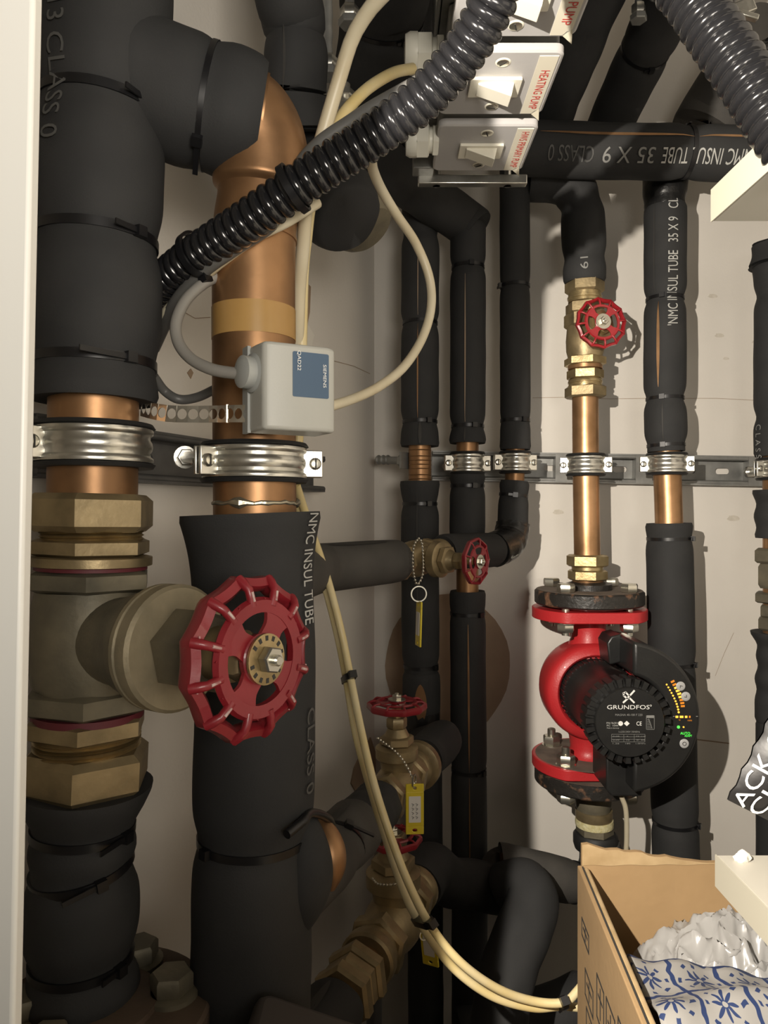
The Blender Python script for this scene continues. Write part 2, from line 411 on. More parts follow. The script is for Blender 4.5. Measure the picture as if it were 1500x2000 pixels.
# ------------------------------------------------------------------ slotted rails
def rail(label, O, xdir, ndir, L, hh, slots, m, name='slotted_rail', pitch=.05, depth=.02):
    t = thing(name, label, 'rail', O)
    M0 = frame(O, ndir, xdir)          # x along, y up, z out of wall; O at left end, mid height, front plane of web
    b = MB(); n = int(L/pitch); hs = hh*.34
    for i in range(n):
        x0, x1 = i*pitch, (i+1)*pitch
        cx = (x0+x1)/2; sl, sr = .0105, .0045; hole = []
        for k in range(16):
            a = 2*PI*k/16; hole.append((cx+(sl-sr)*(1 if math.cos(a) >= 0 else -1)+sr*math.cos(a), sr*math.sin(a)))
        b.plate_hole(M0, x0, x1, -hs, hs, hole, -depth+.002, -depth+.004)
    if n*pitch < L: b.box(M0, (n*pitch, -hs, -depth+.002), (L, hs, -depth+.004))
    b.obj('web', m, t)
    for sg in (-1, 1):
        l = MB(); l.box(M0, (0, sg*hh*.5-.001, -depth+.001), (L, sg*hh*.5+.001, 0))
        l.tube([M0 @ Vector((0, sg*(hh*.5-.0028), -.003)), M0 @ Vector((L, sg*(hh*.5-.0028), -.003))], .0034, 12)
        l.box(M0, (0, min(sg*hs*.97, sg*hh*.5), -depth+.001), (L, max(sg*hs*.97, sg*hh*.5), -depth+.004))
        l.obj('lip', m, t)
    return t, M0
RB0 = P(845, 909, 1.066); RB1 = P(1530, 921, 1.066)
rd = (RB1-RB0).normalized()
rb, _ = rail('long galvanised slotted rail fixed across the back wall behind the smaller pipes', RB0, rd, FR, (RB1-RB0).length, .041, True, STL)
for x in (1101, 1258, 1478):
    q = P(x, 910+(x-845)*.0175, 1.066); M0 = frame(q, FR, rd)
    MB().box(M0, (-.012, -.020, -.018), (.012, .020, .0008)).obj('joint_plate', STL, rb)
RL0 = Vector((-.189+.413*(.50-.61), .50, 0)); RL1 = Vector((-.189+.413*(.895-.61), .895, 0))
RL0.z = H+.0455; RL1.z = H+.0455
ld = (RL1-RL0).normalized()
rail('dark short slotted rail on the left wall behind the two large copper pipes', RL0, ld, Vector((.924, -.382, 0)), (RL1-RL0).length, .041, True, RAILD)

# ------------------------------------------------------------------ clamps, nuts, screws
def screw(M0, r, parent, name='screw', m=None):
    b = MB().lathe(M0, [(r, -.001), (r, .0008), (r*.75, .0018), (r*.3, .0022)], 16)
    b.obj(name, m or SILV, parent)
    s = MB().box(M0, (-r*.85, -r*.12, .0016), (r*.85, r*.12, .0024)); return s
def clamp(label, c, axis, R, ear, target, w=.024, grp=None, lip=.006, ear2=None, m=None, el=.012):
    m = m or ZNC
    t = thing('pipe_clamp', label, 'pipe clamp', c, grp)
    M0 = frame(c, axis, ear); r0 = R+lip
    hw = w/2
    b = MB().lathe(M0, [(r0-.001, -hw), (r0+.0030, -hw), (r0+.0034, -hw*.86), (r0+.0030, -hw*.72), (r0+.0014, -hw*.60), (r0+.0012, -hw*.40), (r0+.0024, -hw*.22), (r0+.0028, 0), (r0+.0024, hw*.22), (r0+.0012, hw*.40), (r0+.0014, hw*.60), (r0+.0030, hw*.72), (r0+.0034, hw*.86), (r0+.0030, hw), (r0-.001, hw)], 56, closed=True)
    b.obj('band', m, t)
    MB().lathe(M0, [(R+.0002, -w*.66), (r0+.003, -w*.66), (r0+.0045, -w*.55), (r0+.0005, -w*.49), (r0+.0005, w*.49), (r0+.0045, w*.55), (r0+.003, w*.66), (R+.0002, w*.66)], 40, closed=True).obj('rubber_lining', RUB, t)
    dirs = [Vector(ear)]+([Vector(ear2)] if ear2 is not None else [])
    for dv in dirs:
        sg = 1; M0 = frame(c, axis, dv); e = MB()
        e.box(M0, (r0-.001, -.004, -w*.46), (r0+el, -.0015, w*.46))
        e.box(M0, (r0-.001, .0015, -w*.46), (r0+el, .004, w*.46))
        e.obj('ear', m, t, bevel=.0008)
        p = M0 @ Vector((r0+el*.62, 0, 0)); Y = M0.to_3x3() @ Vector((0, 1, 0))
        if Y.y > 0: Y = -Y
        Ms = frame(p+Y*.004, Y, UP)
        s = MB().lathe(Ms, [(.0042, -.001), (.0042, .0012), (.003, .0026), (.001, .003)], 16); s.cyl(Ms, .002, -.014, 0, 10)
        so = s.obj('screw', SILV, t)
        MB().box(Ms, (-.0035, -.0005, .0024), (.0035, .0005, .0033)).obj('slot', INK, so)
    if target is not None:
        d = (Vector(target)-Vector(c)); dn = d.normalized(); Mt = frame(c, dn)
        s = MB().cyl(Mt, .0042, r0, d.length, 12); s.hexa(Mt, .0085, r0, r0+.008); s.hexa(Mt, .0085, d.length-.010, d.length-.003)
        s.obj('stud', m, t)
    return t

# ------------------------------------------------------------------ hand wheels and gate valves
def handwheel(M0, R, parent, m, nl=12, ns=4, ph=0., nutm=None, plate=False, chips=False, dish=.22, name='handwheel', slim=False):
    b = MB(); Z = dish*R
    vs = []; seg = nl*6; prof = [(.85, -.12), (.95, -.22), (1.03, -.10), (1.02, .05), (.92, .11), (.845, .03)]
    if slim: prof = [(.90, -.10), (.97, -.15), (1.03, -.08), (1.02, .05), (.95, .09), (.895, .03)]
    ri0, ri1, lg, sk = (.60, .69, .72, .72) if slim else (.56, .72, 1., 1.)
    for pr, pz in prof:
        for k in range(seg):
            a = 2*PI*k/seg+ph; f = ((k % 6)/6.0); g = abs(f-.0) if f < .5 else 1-f
            fr = 1-.055*math.sin(PI*min(g*2, 1)/2)
            vs.append(M0 @ Vector((R*pr*fr*math.cos(a), R*pr*fr*math.sin(a), R*pz)))
    n = len(prof)
    b.add(vs, [(i*seg+k, i*seg+(k+1) % seg, ((i+1) % n)*seg+(k+1) % seg, ((i+1) % n)*seg+k) for i in range(n) for k in range(seg)])
    b.lathe(M0, [(R*ri0, Z*.55), (R*(ri1-.02), Z*.40), (R*(ri1+.025), Z*.75), (R*(ri1-.01), Z*1.08), (R*ri0, Z*1.02)], 48, closed=True)
    for i in range(nl):
        a = 2*PI*i/nl+ph; Ml = M0 @ Matrix.Rotation(a, 4, 'Z')
        pl = [Ml @ Vector((R*x, 0, z)) for x, z in ((.66, Z*.85), (.76, Z*.9), (.86, Z*.85), (.94, Z*.45), (.985, R*.02))]
        b.tube(pl, [R*.065*lg, R*.055*lg, R*.055*lg, R*.065*lg, R*.07*lg], 10)
    for i in range(ns):
        a0 = 2*PI*(i+.5)/ns+ph; Ms = M0 @ Matrix.Rotation(a0, 4, 'Z'); pl = []
        K = 10; left = []; right = []
        for k in range(K+1):
            t = k/K; r = R*(.16+.49*t); half = R*(.15+.20*(abs(t-.45)/.55)**1.8)*sk
            if t < .45: half = R*(.15+.03*(1-t/.45))*sk
            left.append((r, half)); right.append((r, -half))
        b.prism(Ms, right+left[::-1], Z*.72, Z*.98)
    b.lathe(M0, [(R*.30, Z*.6), (R*.31, Z*1.0), (R*.24, Z*1.3), (R*.10, Z*1.3), (R*.10, -R*.05), (R*.22, -R*.02)], 28)
    o = b.obj(name, m, parent, sharp=50)
    h = MB().lathe(M0, [(R*.02, Z*1.25), (R*.31 if plate else R*.30, Z*1.25), (R*.31 if plate else R*.30, Z*1.25+R*.035), (R*.02, Z*1.25+R*.05)], 32); h.obj('hub_plate', SILV if not plate else BRS2, o)
    q = MB().hexa(M0, R*.17, Z*1.25+R*.03, Z*1.25+R*.17, ph=.3); q.cyl(M0, R*.07, Z*1.25+R*.15, Z*1.25+R*.24, 12, R*.02); q.obj('hub_nut', nutm or SILV, o)
    if plate:
        for i in range(14):
            a = 2*PI*i/14; Mp = M0 @ Matrix.Rotation(a, 4, 'Z')
            if i in (3, 10): continue
            MB().box(Mp, (R*.225, -R*.022, Z*1.25+R*.03), (R*.285, R*.022, Z*1.25+R*.0425)).obj('embossed_mark', INK, o)
    if chips:
        rnd = random.Random(3)
        cb = MB()
        for i in range(nl):
            a = 2*PI*i/nl+ph; Ml = M0 @ Matrix.Rotation(a, 4, 'Z')
            if rnd.random() < .8:
                p0 = Ml @ Vector((R*.72, 0, Z*.98+R*.040)); p1 = Ml @ Vector((R*.84, 0, Z*.9+R*.038)); cb.tube([p0, p1], [R*.016, R*.02], 8)
            p0 = Ml @ Vector((R*.925, 0, R*.10)); p1 = Ml @ Vector((R*.955, R*(rnd.random()-.5)*.2, R*.095)); cb.tube([p0, p1], [R*.018, R*.012], 8)
        cb.obj('chipped_paint', CHIP, o)
    return o
def gate_valve(label, c, pdir, sdir, s, wR, stem, m, redm, ns=4, nl=10, ph=0., gland=True, group=None):
    """small brass gate valve: body along pdir, bonnet and wheel along sdir"""
    t = thing('gate_valve', label, 'valve', c, group)
    c = Vector(c); Mp = frame(c, pdir, sdir); Ms = frame(c, sdir, pdir)
    b = MB()
    b.lathe(Mp, [(.019*s, -.030*s), (.021*s, -.020*s), (.024*s, -.010*s), (.025*s, 0), (.024*s, .010*s), (.021*s, .020*s), (.019*s, .030*s)], 28)
    b.lathe(Ms, [(.015*s, 0), (.0175*s, .020*s), (.019*s, .030*s)], 24)
    b.obj('body', m, t)
    for sg in (-1, 1):
        e = MB().hexa(Mp, .0255*s, *(sorted((sg*.028*s, sg*.043*s))), ph=.2); e.lathe(Mp, [(.020*s, sg*.043*s), (.021*s, sg*.049*s)], 24)
        e.lathe(Mp, [(.021*s, sg*.049*s), (.0225*s, sg*.051*s), (.0225*s, sg*.060*s), (.0205*s, sg*.062*s)], 28); e.obj('union_nut', m, t)
    e = MB().lathe(Ms, [(.0215*s, .030*s), (.0235*s, .032*s), (.0235*s, .043*s), (.019*s, .046*s)], 28); e.obj('bonnet_ring', m, t)
    e = MB().hexa(Ms, .019*s, .046*s, .056*s); e.lathe(Ms, [(.014*s, .056*s), (.010*s, .064*s)], 20); e.hexa(Ms, .0115*s, .064*s, .076*s); e.obj('bonnet', m, t)
    MB().cyl(Ms, .005*s, .07*s, stem, 14).obj('stem', BRS2, t)
    Mw = Ms.copy(); Mw.translation = c+Vector(sdir).normalized()*stem
    handwheel(Mw, wR, t, redm, nl=nl, ns=ns, ph=ph, dish=.14, slim=True)
    return t

# ------------------------------------------------------------------ large left pipe (riser) and its valve
PA = Path([(212, -120, .465), (203, 100, .465), (190, 350, .465), (185, 620, .465), (182, 935, .465), (176, 1250, .465), (170, 1480, .465), (160, 1700, .465), (160, 2010, .465)], 320)
cA = lambda y: PA.at(PA.u(y))
ra = thing('insulated_pipe', 'thick black-lagged riser beside the white door, bare copper at its middle clamp', 'pipe', cA(2000))
MB().tube(PA.sub(PA.u(700), PA.u(975), 30), .027, 36).obj('copper_pipe', COP, ra)
rfA = sleeve(PA, 0, PA.u(783), .0408, ra, bands=[PA.u(222), PA.u(470), PA.u(712)], pinch=.105, bw=.015, f1=-.03, rin=.027, amp=.010, seed=1, seg=40)
for y, ph in ((222, .75), (470, .70), (712, .55)): tie(PA, PA.u(y), .0408*.905, ra, ph, .016 if y != 712 else .03, w=.0056)
text_tube('35 13 CLASS 0', PA, PA.u(5), PA.u(330), rfA, -.70, .012, LDIM, ra)
sl = sleeve(PA, PA.u(1530), PA.u(1945), .0350, ra, bands=[PA.u(1618), PA.u(1690), PA.u(1868)], pinch=.15, bw=.011, f0=.22, rin=.026, amp=.02, seed=2, seg=40, fl=.03)
for y, ph, tl in ((1618, .9, .022), (1690, .35, -1), (1868, .75, .012)): tie(PA, PA.u(y), .0350*.87, ra, ph, tl if tl > 0 else .02, w=.0052, tilt=(.18 if y == 1690 else 0))
clamp('wide zinc pipe clamp with rubber lining round the leftmost copper riser', cA(873), UP, .027, Vector((-.60, -.80, 0)), cA(873)+Vector((-.036, .030, 0)), w=.021, el=.014)

vt = thing('gate_valve', 'large tarnished brass gate valve on the leftmost riser with big chipped red handwheel', 'valve', cA(1480))
def secA(y0, y1, prof, m, name, hexr=None, ph=.25):
    z0, z1 = cA(y0), cA(y1); b = MB(); M0 = frame(z1, z0-z1, FR); L = (z0-z1).length
    if hexr: b.hexa(M0, hexr, 0, L, L*.16, ph)
    else: b.lathe(M0, [(r, L*t) for r, t in prof], 40)
    return b.obj(name, m, vt)
secA(966, 1036, None, BRS, 'union_nut', .0385, .12)
b = MB()
for i in range(5):
    z = cA(1036+i*5); b.lathe(frame(z, UP), [(.0295, -.0014), (.0312, -.0002), (.0295, .0009)], 40)
b.obj('thread', BRS2, vt)
secA(1054, 1088, None, BRS, 'tail_nut', .0365, .12)
secA(1086, 1104, [(.034, 0), (.0365, .1), (.0365, .9), (.034, 1)], BRS, 'collar')
secA(1103, 1112, [(.0335, 0), (.0335, 1)], GASK, 'gasket')
secA(1111, 1153, None, BRSG, 'body_end', .0385, .3)
bb = MB(); M0 = frame(cA(1352), UP); L = (cA(1150)-cA(1352)).length
bb.lathe(M0, [(.030, 0), (.0335, L*.12), (.0355, L*.35), (.0355, L*.65), (.0335, L*.85), (.031, L)], 40)
cV = cA(1243); hubp = P(524, 1288, .378); nA = (hubp-cV).normalized(); MA = frame(cV, nA, UP)
bb.lathe(MA, [(.024, 0), (.027, .040), (.033, .062), (.0345, .070)], 40)
bb.obj('body', BRSG, vt)
MB().lathe(MA, [(.034, .069), (.036, .070), (.036, .073), (.0345, .0745), (.036, .0755), (.036, .083), (.034, .085), (.02, .086)], 48).obj('bonnet_flange', BRSF, vt)
MB().hexa(MA, .0235, .084, .116, .004, .2).obj('bonnet', BRSG, vt)
e = MB().lathe(MA, [(.015, .114), (.0145, .128), (.010, .130)], 28); e.hexa(MA, .014, .128, .142); e.cyl(MA, .006, .138, (hubp-cV).length, 16); e.obj('stem', BRS, vt)
MAw = frame(hubp-nA*.013, nA, UP)
handwheel(MAw, .0425, vt, REDW, nl=12, ns=4, ph=.2, plate=True, chips=True, nutm=SILV, dish=.20)
secA(1340, 1386, None, BRSG, 'body_end', .0385, .3)
secA(1384, 1396, [(.0335, 0), (.0335, 1)], GASK, 'gasket')
secA(1394, 1430, None, BRS, 'tail_nut', .0370, .22)
b = MB()
for i in range(6):
    z = cA(1430+i*5.5); b.lathe(frame(z, UP), [(.0300, -.0015), (.0322, 0), (.0300, .0012)], 40)
b.obj('thread', BRS2, vt)
secA(1458, 1540, None, BRS, 'union_nut', .0400, .18)
# rusty flange at the riser's foot
fl = thing('pipe_flange', 'rusty brown bolted flange at the foot of the leftmost riser', 'flange', (PA.p[-1].x, .465, H-.335))
fc = Vector((cA(1950).x+.014, .455, 0)); M0 = frame((fc.x, fc.y, H-.313), UP)
MB().lathe(M0, [(.030, -.012), (.066, -.012), (.068, -.010), (.068, .006), (.066, .008), (.036, .008), (.036, .012), (.03, .012)], 48).obj('flange_ring', RUST, fl)
for ox, oy in ((.042, .012), (-.012, -.043), (-.042, -.010), (.010, .044)):
    Mb = frame((fc.x+ox, fc.y+oy, H-.305), UP)
    e = MB().lathe(Mb, [(.0165, 0), (.0165, .003), (.013, .004)], 24); e.hexa(Mb, .0135, .003, .015, ph=.3+ox*20); e.obj('bolt', BRSG, fl)
MB().cyl(frame((fc.x, fc.y, 0), UP), .030, 0, H-.325, 28).obj('pipe_stub', RUST, fl)

# ------------------------------------------------------------------ second large riser
PB = Path([(385, 204, .478), (440, 219, .482), (486, 243, .488), (509, 300, .493), (507, 385, .495), (497, 470, .495), (496, 700, .495), (498, 990, .495), (499, 1400, .495), (494, 1700, .495), (488, 2060, .495)], 320)
cB = lambda y: PB.at(PB.u(y, 498))
rbp = thing('insulated_pipe', 'large copper riser with bare shiny middle, brown tape and black lagging below', 'pipe', cB(2050))
MB().tube(PB.sub(PB.u(214, 420), PB.u(1100, 498), 90), .0275, 40).obj('copper_pipe', COP, rbp)
eb = PB.sub(PB.u(219, 440), PB.u(378, 508), 40)
MB().tube(eb, [.0315]*38+[.0310, .029, .0275], 40).obj('elbow_fitting', COP, rbp)
MB().tube(PB.sub(PB.u(607), PB.u(668), 8), .0279, 40).obj('tape_band', TPB, rbp)
b = MB(); zc = cB(983)
b.tube([zc+Vector((.0275*math.cos(2*PI*k/40), .0275*math.sin(2*PI*k/40), .0012*noise.noise(Vector((k*.6, 0, 0))))) for k in range(41)], lambda i, a: .0013+.0042*max(0, noise.noise(Vector((i*.33, 5, 0)))), 8)
b.obj('solder_ring', SOLD, rbp)
MB().tube(PB.sub(PB.u(462), PB.u(468), 2), .0283, 40).obj('solder_ring', COP, rbp)
PBs = Path([(489, 990, .495), (493, 1100, .495), (497, 1220, .495), (499, 1400, .495), (494, 1700, .495), (488, 2060, .495)], 320)
rfB = sleeve(PBs, PBs.u(1005), PBs.L, .0400, rbp, bands=[PBs.u(1633)], pinch=.10, bw=.013, f0=.19, rin=.0275, amp=.010, seed=3, seg=40, fl=.05)
tie(PBs, PBs.u(1633), .0400*.905, rbp, -.9, 0, w=.0052)
text_tube('NMC INSUL TUBE', PBs, PBs.u(1006), PBs.u(1215), lambda u: max(rfB(u), .0405), 1.0, .0115, LGRY, rbp)
text_tube('CLASS 0', PBs, PBs.u(1370), PBs.u(1530), rfB, 1.05, .0105, LDIM, rbp)
# lagged bridging pipe at the top between the two risers
PX = Path([(250, 150, .475), (320, 178, .476), (385, 204, .478), (450, 222, .482), (516, 240, .487)], 80)
rx = thing('insulated_pipe', 'short fat black-lagged elbow bridging the two large risers near the top left', 'pipe', PX.p[0])
sleeve(PX, PX.L*.05, PX.L*.97, .0405, rx, bands=[PX.L*.60], pinch=.06, bw=.008, rin=.03, amp=.02, seed=4, seg=40, f1=-.10)
tie(PX, PX.L*.60, .0380, rx, -.5, .02, w=.0035)
MB().tube(PX.sub(PX.L*.2, PX.L*.99, 12), .029, 30).obj('pipe', COP, rx)
clamp('zinc pipe clamp with rubber lining round the large riser below the grey sensor box', cB(905), UP, .0275, Vector((-.66, -.75, 0)), None, w=.020, lip=.004, ear2=(.97, .24, 0), el=.014)
st = MB().tube([P(398, 893, .478), P(352, 893, .575)], .0042, 12)
Mst = frame(P(362, 893, .556), P(398, 893, .478)-P(352, 893, .575)); st.hexa(Mst, .0068, 0, .006); st.lathe(Mst, [(.0085, -.002), (.0085, 0)], 20)
tag(st.obj('threaded_stud', ZNC), 'threaded zinc stud with nut joining the dark left rail to a clamp', 'stud')

# ------------------------------------------------------------------ strap-on sensor box
ssc = P(560, 760, .425); yaw = math.radians(30)
sn = Vector((math.sin(yaw), -math.cos(yaw), 0)); sr = Vector((math.cos(yaw), math.sin(yaw), 0))
ts = thing('sensor_box', 'pale grey strap-on temperature sensor box with blue label on the copper riser', 'sensor', ssc)
SW, SH, SD = .0455, .0505, .026
Mf = frame(P(586, 758, .432), sn, sr)        # z out of the front face, x right, y up
b = MB(); hw, hh = SW/2, SH/2
prof = [(-hw, 0), (-hw+.004, .002), (hw-.006, .0035), (hw, 0), (hw, -SD), (-hw-.001, -SD), (-hw-.001, -.012)]
Mt = frame(Mf @ Vector((0, -hh, 0)), UP, sr)  # extrude upwards; local y = away from camera along -n
b.prism(Mt, [(x, -z) for x, z in prof], 0, SH)
b.obj('housing', SENS, ts, bevel=.0022)
b = MB().box(Mf, (-hw-.0025, -hh-.0004, -SD-.002), (-hw-.0005, hh+.0004, -.019)); b.obj('back_plate', SENS2, ts)
lb = MB().prism(frame(Mf @ Vector((.0055, .0075, .0031)), sn+sr*(-.05), sr), rpoly(.0225, .0262, .001), 0, .0003); lb.obj('blue_label', BLUE, ts)
text_flat('SIEMENS', Mf @ Vector((.0139, .0075, .0040)), -UP, sr, .0021, .0135, LWHT, ts)
text_flat('QAD22', Mf @ Vector((-.0023, .0152, .0035)), -UP, sr, .0026, .0115, LWHT, ts)
gd = (Vector((-.78, -.62, .0))).normalized(); gb = P(512, 731, .436); Mg = frame(gb, gd, UP)
g = MB().lathe(Mg, [(.0115, -.006), (.0115, .0005), (.0105, .0015), (.0105, .0035), (.0115, .0045), (.0115, .007), (.0095, .008), (.0095, .0135), (.006, .015)], 28); g.obj('cable_gland', SENS2, ts)
MB().lathe(frame(P(522, 731, .4365), gd, UP), [(.001, -.030), (.0035, -.020), (.009, -.006), (.0125, .002), (.0125, .004), (.006, .0045)], 32).obj('gland_boss', SENS, ts)
# perforated strap
sp = thing('perforated_strap', 'thin perforated metal strap hanging out left of the grey sensor box', 'strap', P(400, 805, .46))
b = MB(); sl_ = Path([(277, 797, .480), (300, 803, .468), (330, 808, .462), (370, 809, .459), (410, 809, .457), (455, 808, .446), (492, 808, .4375)], 60)
n = 13
for i in range(n):
    u0, u1 = sl_.L*i/n, sl_.L*(i+1)/n; c0, c1 = sl_.at(u0), sl_.at(u1); xd = (c1-c0); Lx = xd.length; xd.normalize()
    nn = xd.cross(UP).normalized(); nn = nn if nn.y < 0 else -nn
    Mq = frame(c0, nn, xd); sgn = 1 if (Mq.to_3x3() @ Vector((0, 1, 0))).z > 0 else -1
    r = .0033; hole = [(Lx/2+r*math.cos(2*PI*k/16), r*math.sin(2*PI*k/16)) for k in range(16)]
    b.plate_hole(Mq, 0, Lx, -.0052, .0052, hole, 0, .0006)
b.obj('strap_band', ZNC, sp)
MB().box(frame(P(444, 808, .449), Vector((.15, -1, 0)), UP), (-.0055, -.0006, 0), (.0055, .0006, .0012)).obj('strap_fold', SILV, sp)

# ------------------------------------------------------------------ corrugated conduits and cables
def conduit(label, pts, R, pitch, m):
    p = Path(pts, 800); n = int(p.L/pitch*10); us = [p.L*i/n for i in range(n+1)]
    rad = [R-.0026*(1-abs(math.cos(PI*u/pitch))**.55) for u in us]
    o = MB().tube([p.at(u) for u in us], rad, 26).obj('flexible_conduit', m); tag(o, label, 'conduit'); return o, p
c1, pc1 = conduit('shiny black corrugated conduit slanting across the picture in front of the switch boxes', [(285, 585, .520), (330, 540, .492), (385, 497, .472), (480, 434, .452), (600, 350, .438), (720, 272, .430), (820, 197, .418), (898, 112, .404), (955, 20, .388), (988, -80, .376), (1005, -300, .372), (1010, -1200, .370), (1010, -2960, .370)], .0128, .0066, CND)
c2, pc2 = conduit('black corrugated conduit sweeping down to the right above the upper shelf', [(1250, -2900, .380), (1250, -1100, .380), (1262, -300, .378), (1294, -85, .375), (1345, -10, .372), (1400, 70, .366), (1455, 150, .360), (1520, 250, .352), (1570, 320, .346)], .0135, .0062, CND)
def loose_tie(label, path, u, r, phi, tail=.016, grp=None, w=.0045, tilt=0):
    o = tie(path, u, r, None, phi, tail, w, tilt); tag(o, label, 'cable tie', grp); return o
for x, y, ph, lab in ((385, 497, -1.1, 'black cable tie round the slanting conduit, at its lower end near the copper riser'), (575, 370, -2.6, 'black cable tie round the slanting conduit above the fat lagged pipe end')):
    loose_tie(lab, pc1, pc1.u(y, x), .0142, ph, .02)
cable('supply_cable', [(850, -1200, .44), (840, -200, .44), (775, -45, .44), (728, 10, .45), (690, 70, .462), (664, 150, .474), (640, 230, .482), (620, 300, .487), (604, 360, .487), (596, 420, .495), (592, 480, .51), (585, 560, .53), (582, 640, .545), (578, 700, .56), (574, 820, .565), (572, 950, .57)], .0047, CREAM, 'thick cream cable dropping from the top centre behind the slanting conduit')
cable('switch_cable', [(806, 134, .585), (770, 142, .57), (725, 168, .54), (690, 200, .52), (662, 236, .508), (640, 280, .50), (622, 330, .50), (606, 400, .515), (598, 470, .53), (592, 540, .545), (588, 700, .555), (578, 945, .56)], .0042, YEL, 'yellowed cable curving from the white gland of the heating pump switch')
cable('looped_cable', [(725, 300, .48), (728, 330, .50), (745, 370, .53), (775, 420, .56), (812, 475, .59), (838, 540, .60), (842, 600, .60), (825, 660, .59), (790, 715, .57), (745, 752, .55), (700, 775, .53), (650, 792, .50), (610, 800, .49)], .0036, CREAM, 'cream cable looping out right of the copper riser down to the sensor box')
cable('grey_flex', [(850, 140, .432), (816, 162, .438), (733, 208, .446), (683, 240, .452), (625, 280, .458), (585, 325, .466), (565, 385, .470), (530, 438, .462), (450, 491, .464), (400, 528, .472), (350, 582, .490), (322, 632, .51), (300, 680, .53)], .0045, DCAB, 'dark grey cable running along the slanting conduit')
cable('thin_cable', [(620, 395, .478), (560, 432, .466), (500, 462, .465), (430, 512, .470), (380, 556, .482), (330, 605, .50), (300, 640, .515)], .0038, CREAM, 'thin pale cable tied beneath the lower half of the slanting conduit')
cable('sensor_lead', [(424, 540, .480), (395, 556, .474), (362, 588, .466), (344, 630, .458), (348, 668, .452), (372, 700, .445), (410, 720, .438), (450, 728, .434), (495, 731, .431)], .0036, GCAB, 'grey lead looping from the conduit into the sensor gland')
cable('dark_lead', [(300, 735, .50), (322, 764, .51), (350, 780, .51), (385, 776, .52), (420, 760, .53), (450, 745, .54)], .0033, DCAB, 'dark thin lead sagging behind the bare copper riser above the strap')

# pair of cream cables down the left wall with ties
pairA = [(578, 945, .56), (596, 1000, .59), (630, 1100, .62), (648, 1160, .63), (668, 1240, .63), (684, 1320, .62), (704, 1420, .60), (730, 1530, .58), (765, 1640, .565), (800, 1730, .555), (842, 1810, .55), (900, 1880, .55), (970, 1930, .56), (1040, 1955, .57), (1100, 1958, .57), (1128, 1935, .575), (1150, 1905, .58)]
pairB = [(572, 950, .57), (588, 1010, .60), (620, 1100, .63), (640, 1165, .64), (660, 1245, .64), (676, 1325, .63), (692, 1420, .61), (712, 1500, .60), (748, 1620, .585), (790, 1745, .572), (828, 1815, .565), (885, 1890, .562), (960, 1945, .567), (1040, 1968, .575), (1100, 1965, .58), (1160, 1972, .58)]
oA, ppA = cable('paired_cable', pairA, .0032, YEL, 'right-hand cream cable of the tied pair hanging down to the cardboard box', n=160)
oB, ppB = cable('paired_cable', pairB, .0032, YEL, 'left-hand cream cable of the tied pair hanging down to the cardboard box', n=160)
for x, y, lab in ((684, 1326, 'small black tie on the cable pair left of the yellow tag'), (832, 1800, 'black tie on the cable pair in front of the lowest brass valve'), (1100, 1960, 'black tie on the cable pair beside the cardboard box')):
    ua = ppA.u(y, x); c0 = ppA.at(ua); q = ppB.at(ppB.u(y, x-6)); mid = (c0+q)/2; M0 = frame(mid, ppA.tan(ua), (c0-q))
    b = MB()
    hw = (c0-q).length/2+.0042
    poly = rpoly(hw*2, .0092, .0044, 5)
    b.prism(M0, poly, -.0026, .0026); b.box(M0, (hw-.001, -.003, -.003), (hw+.005, .003, .003))
    tag(b.obj('cable_tie', TIE), lab, 'cable tie')

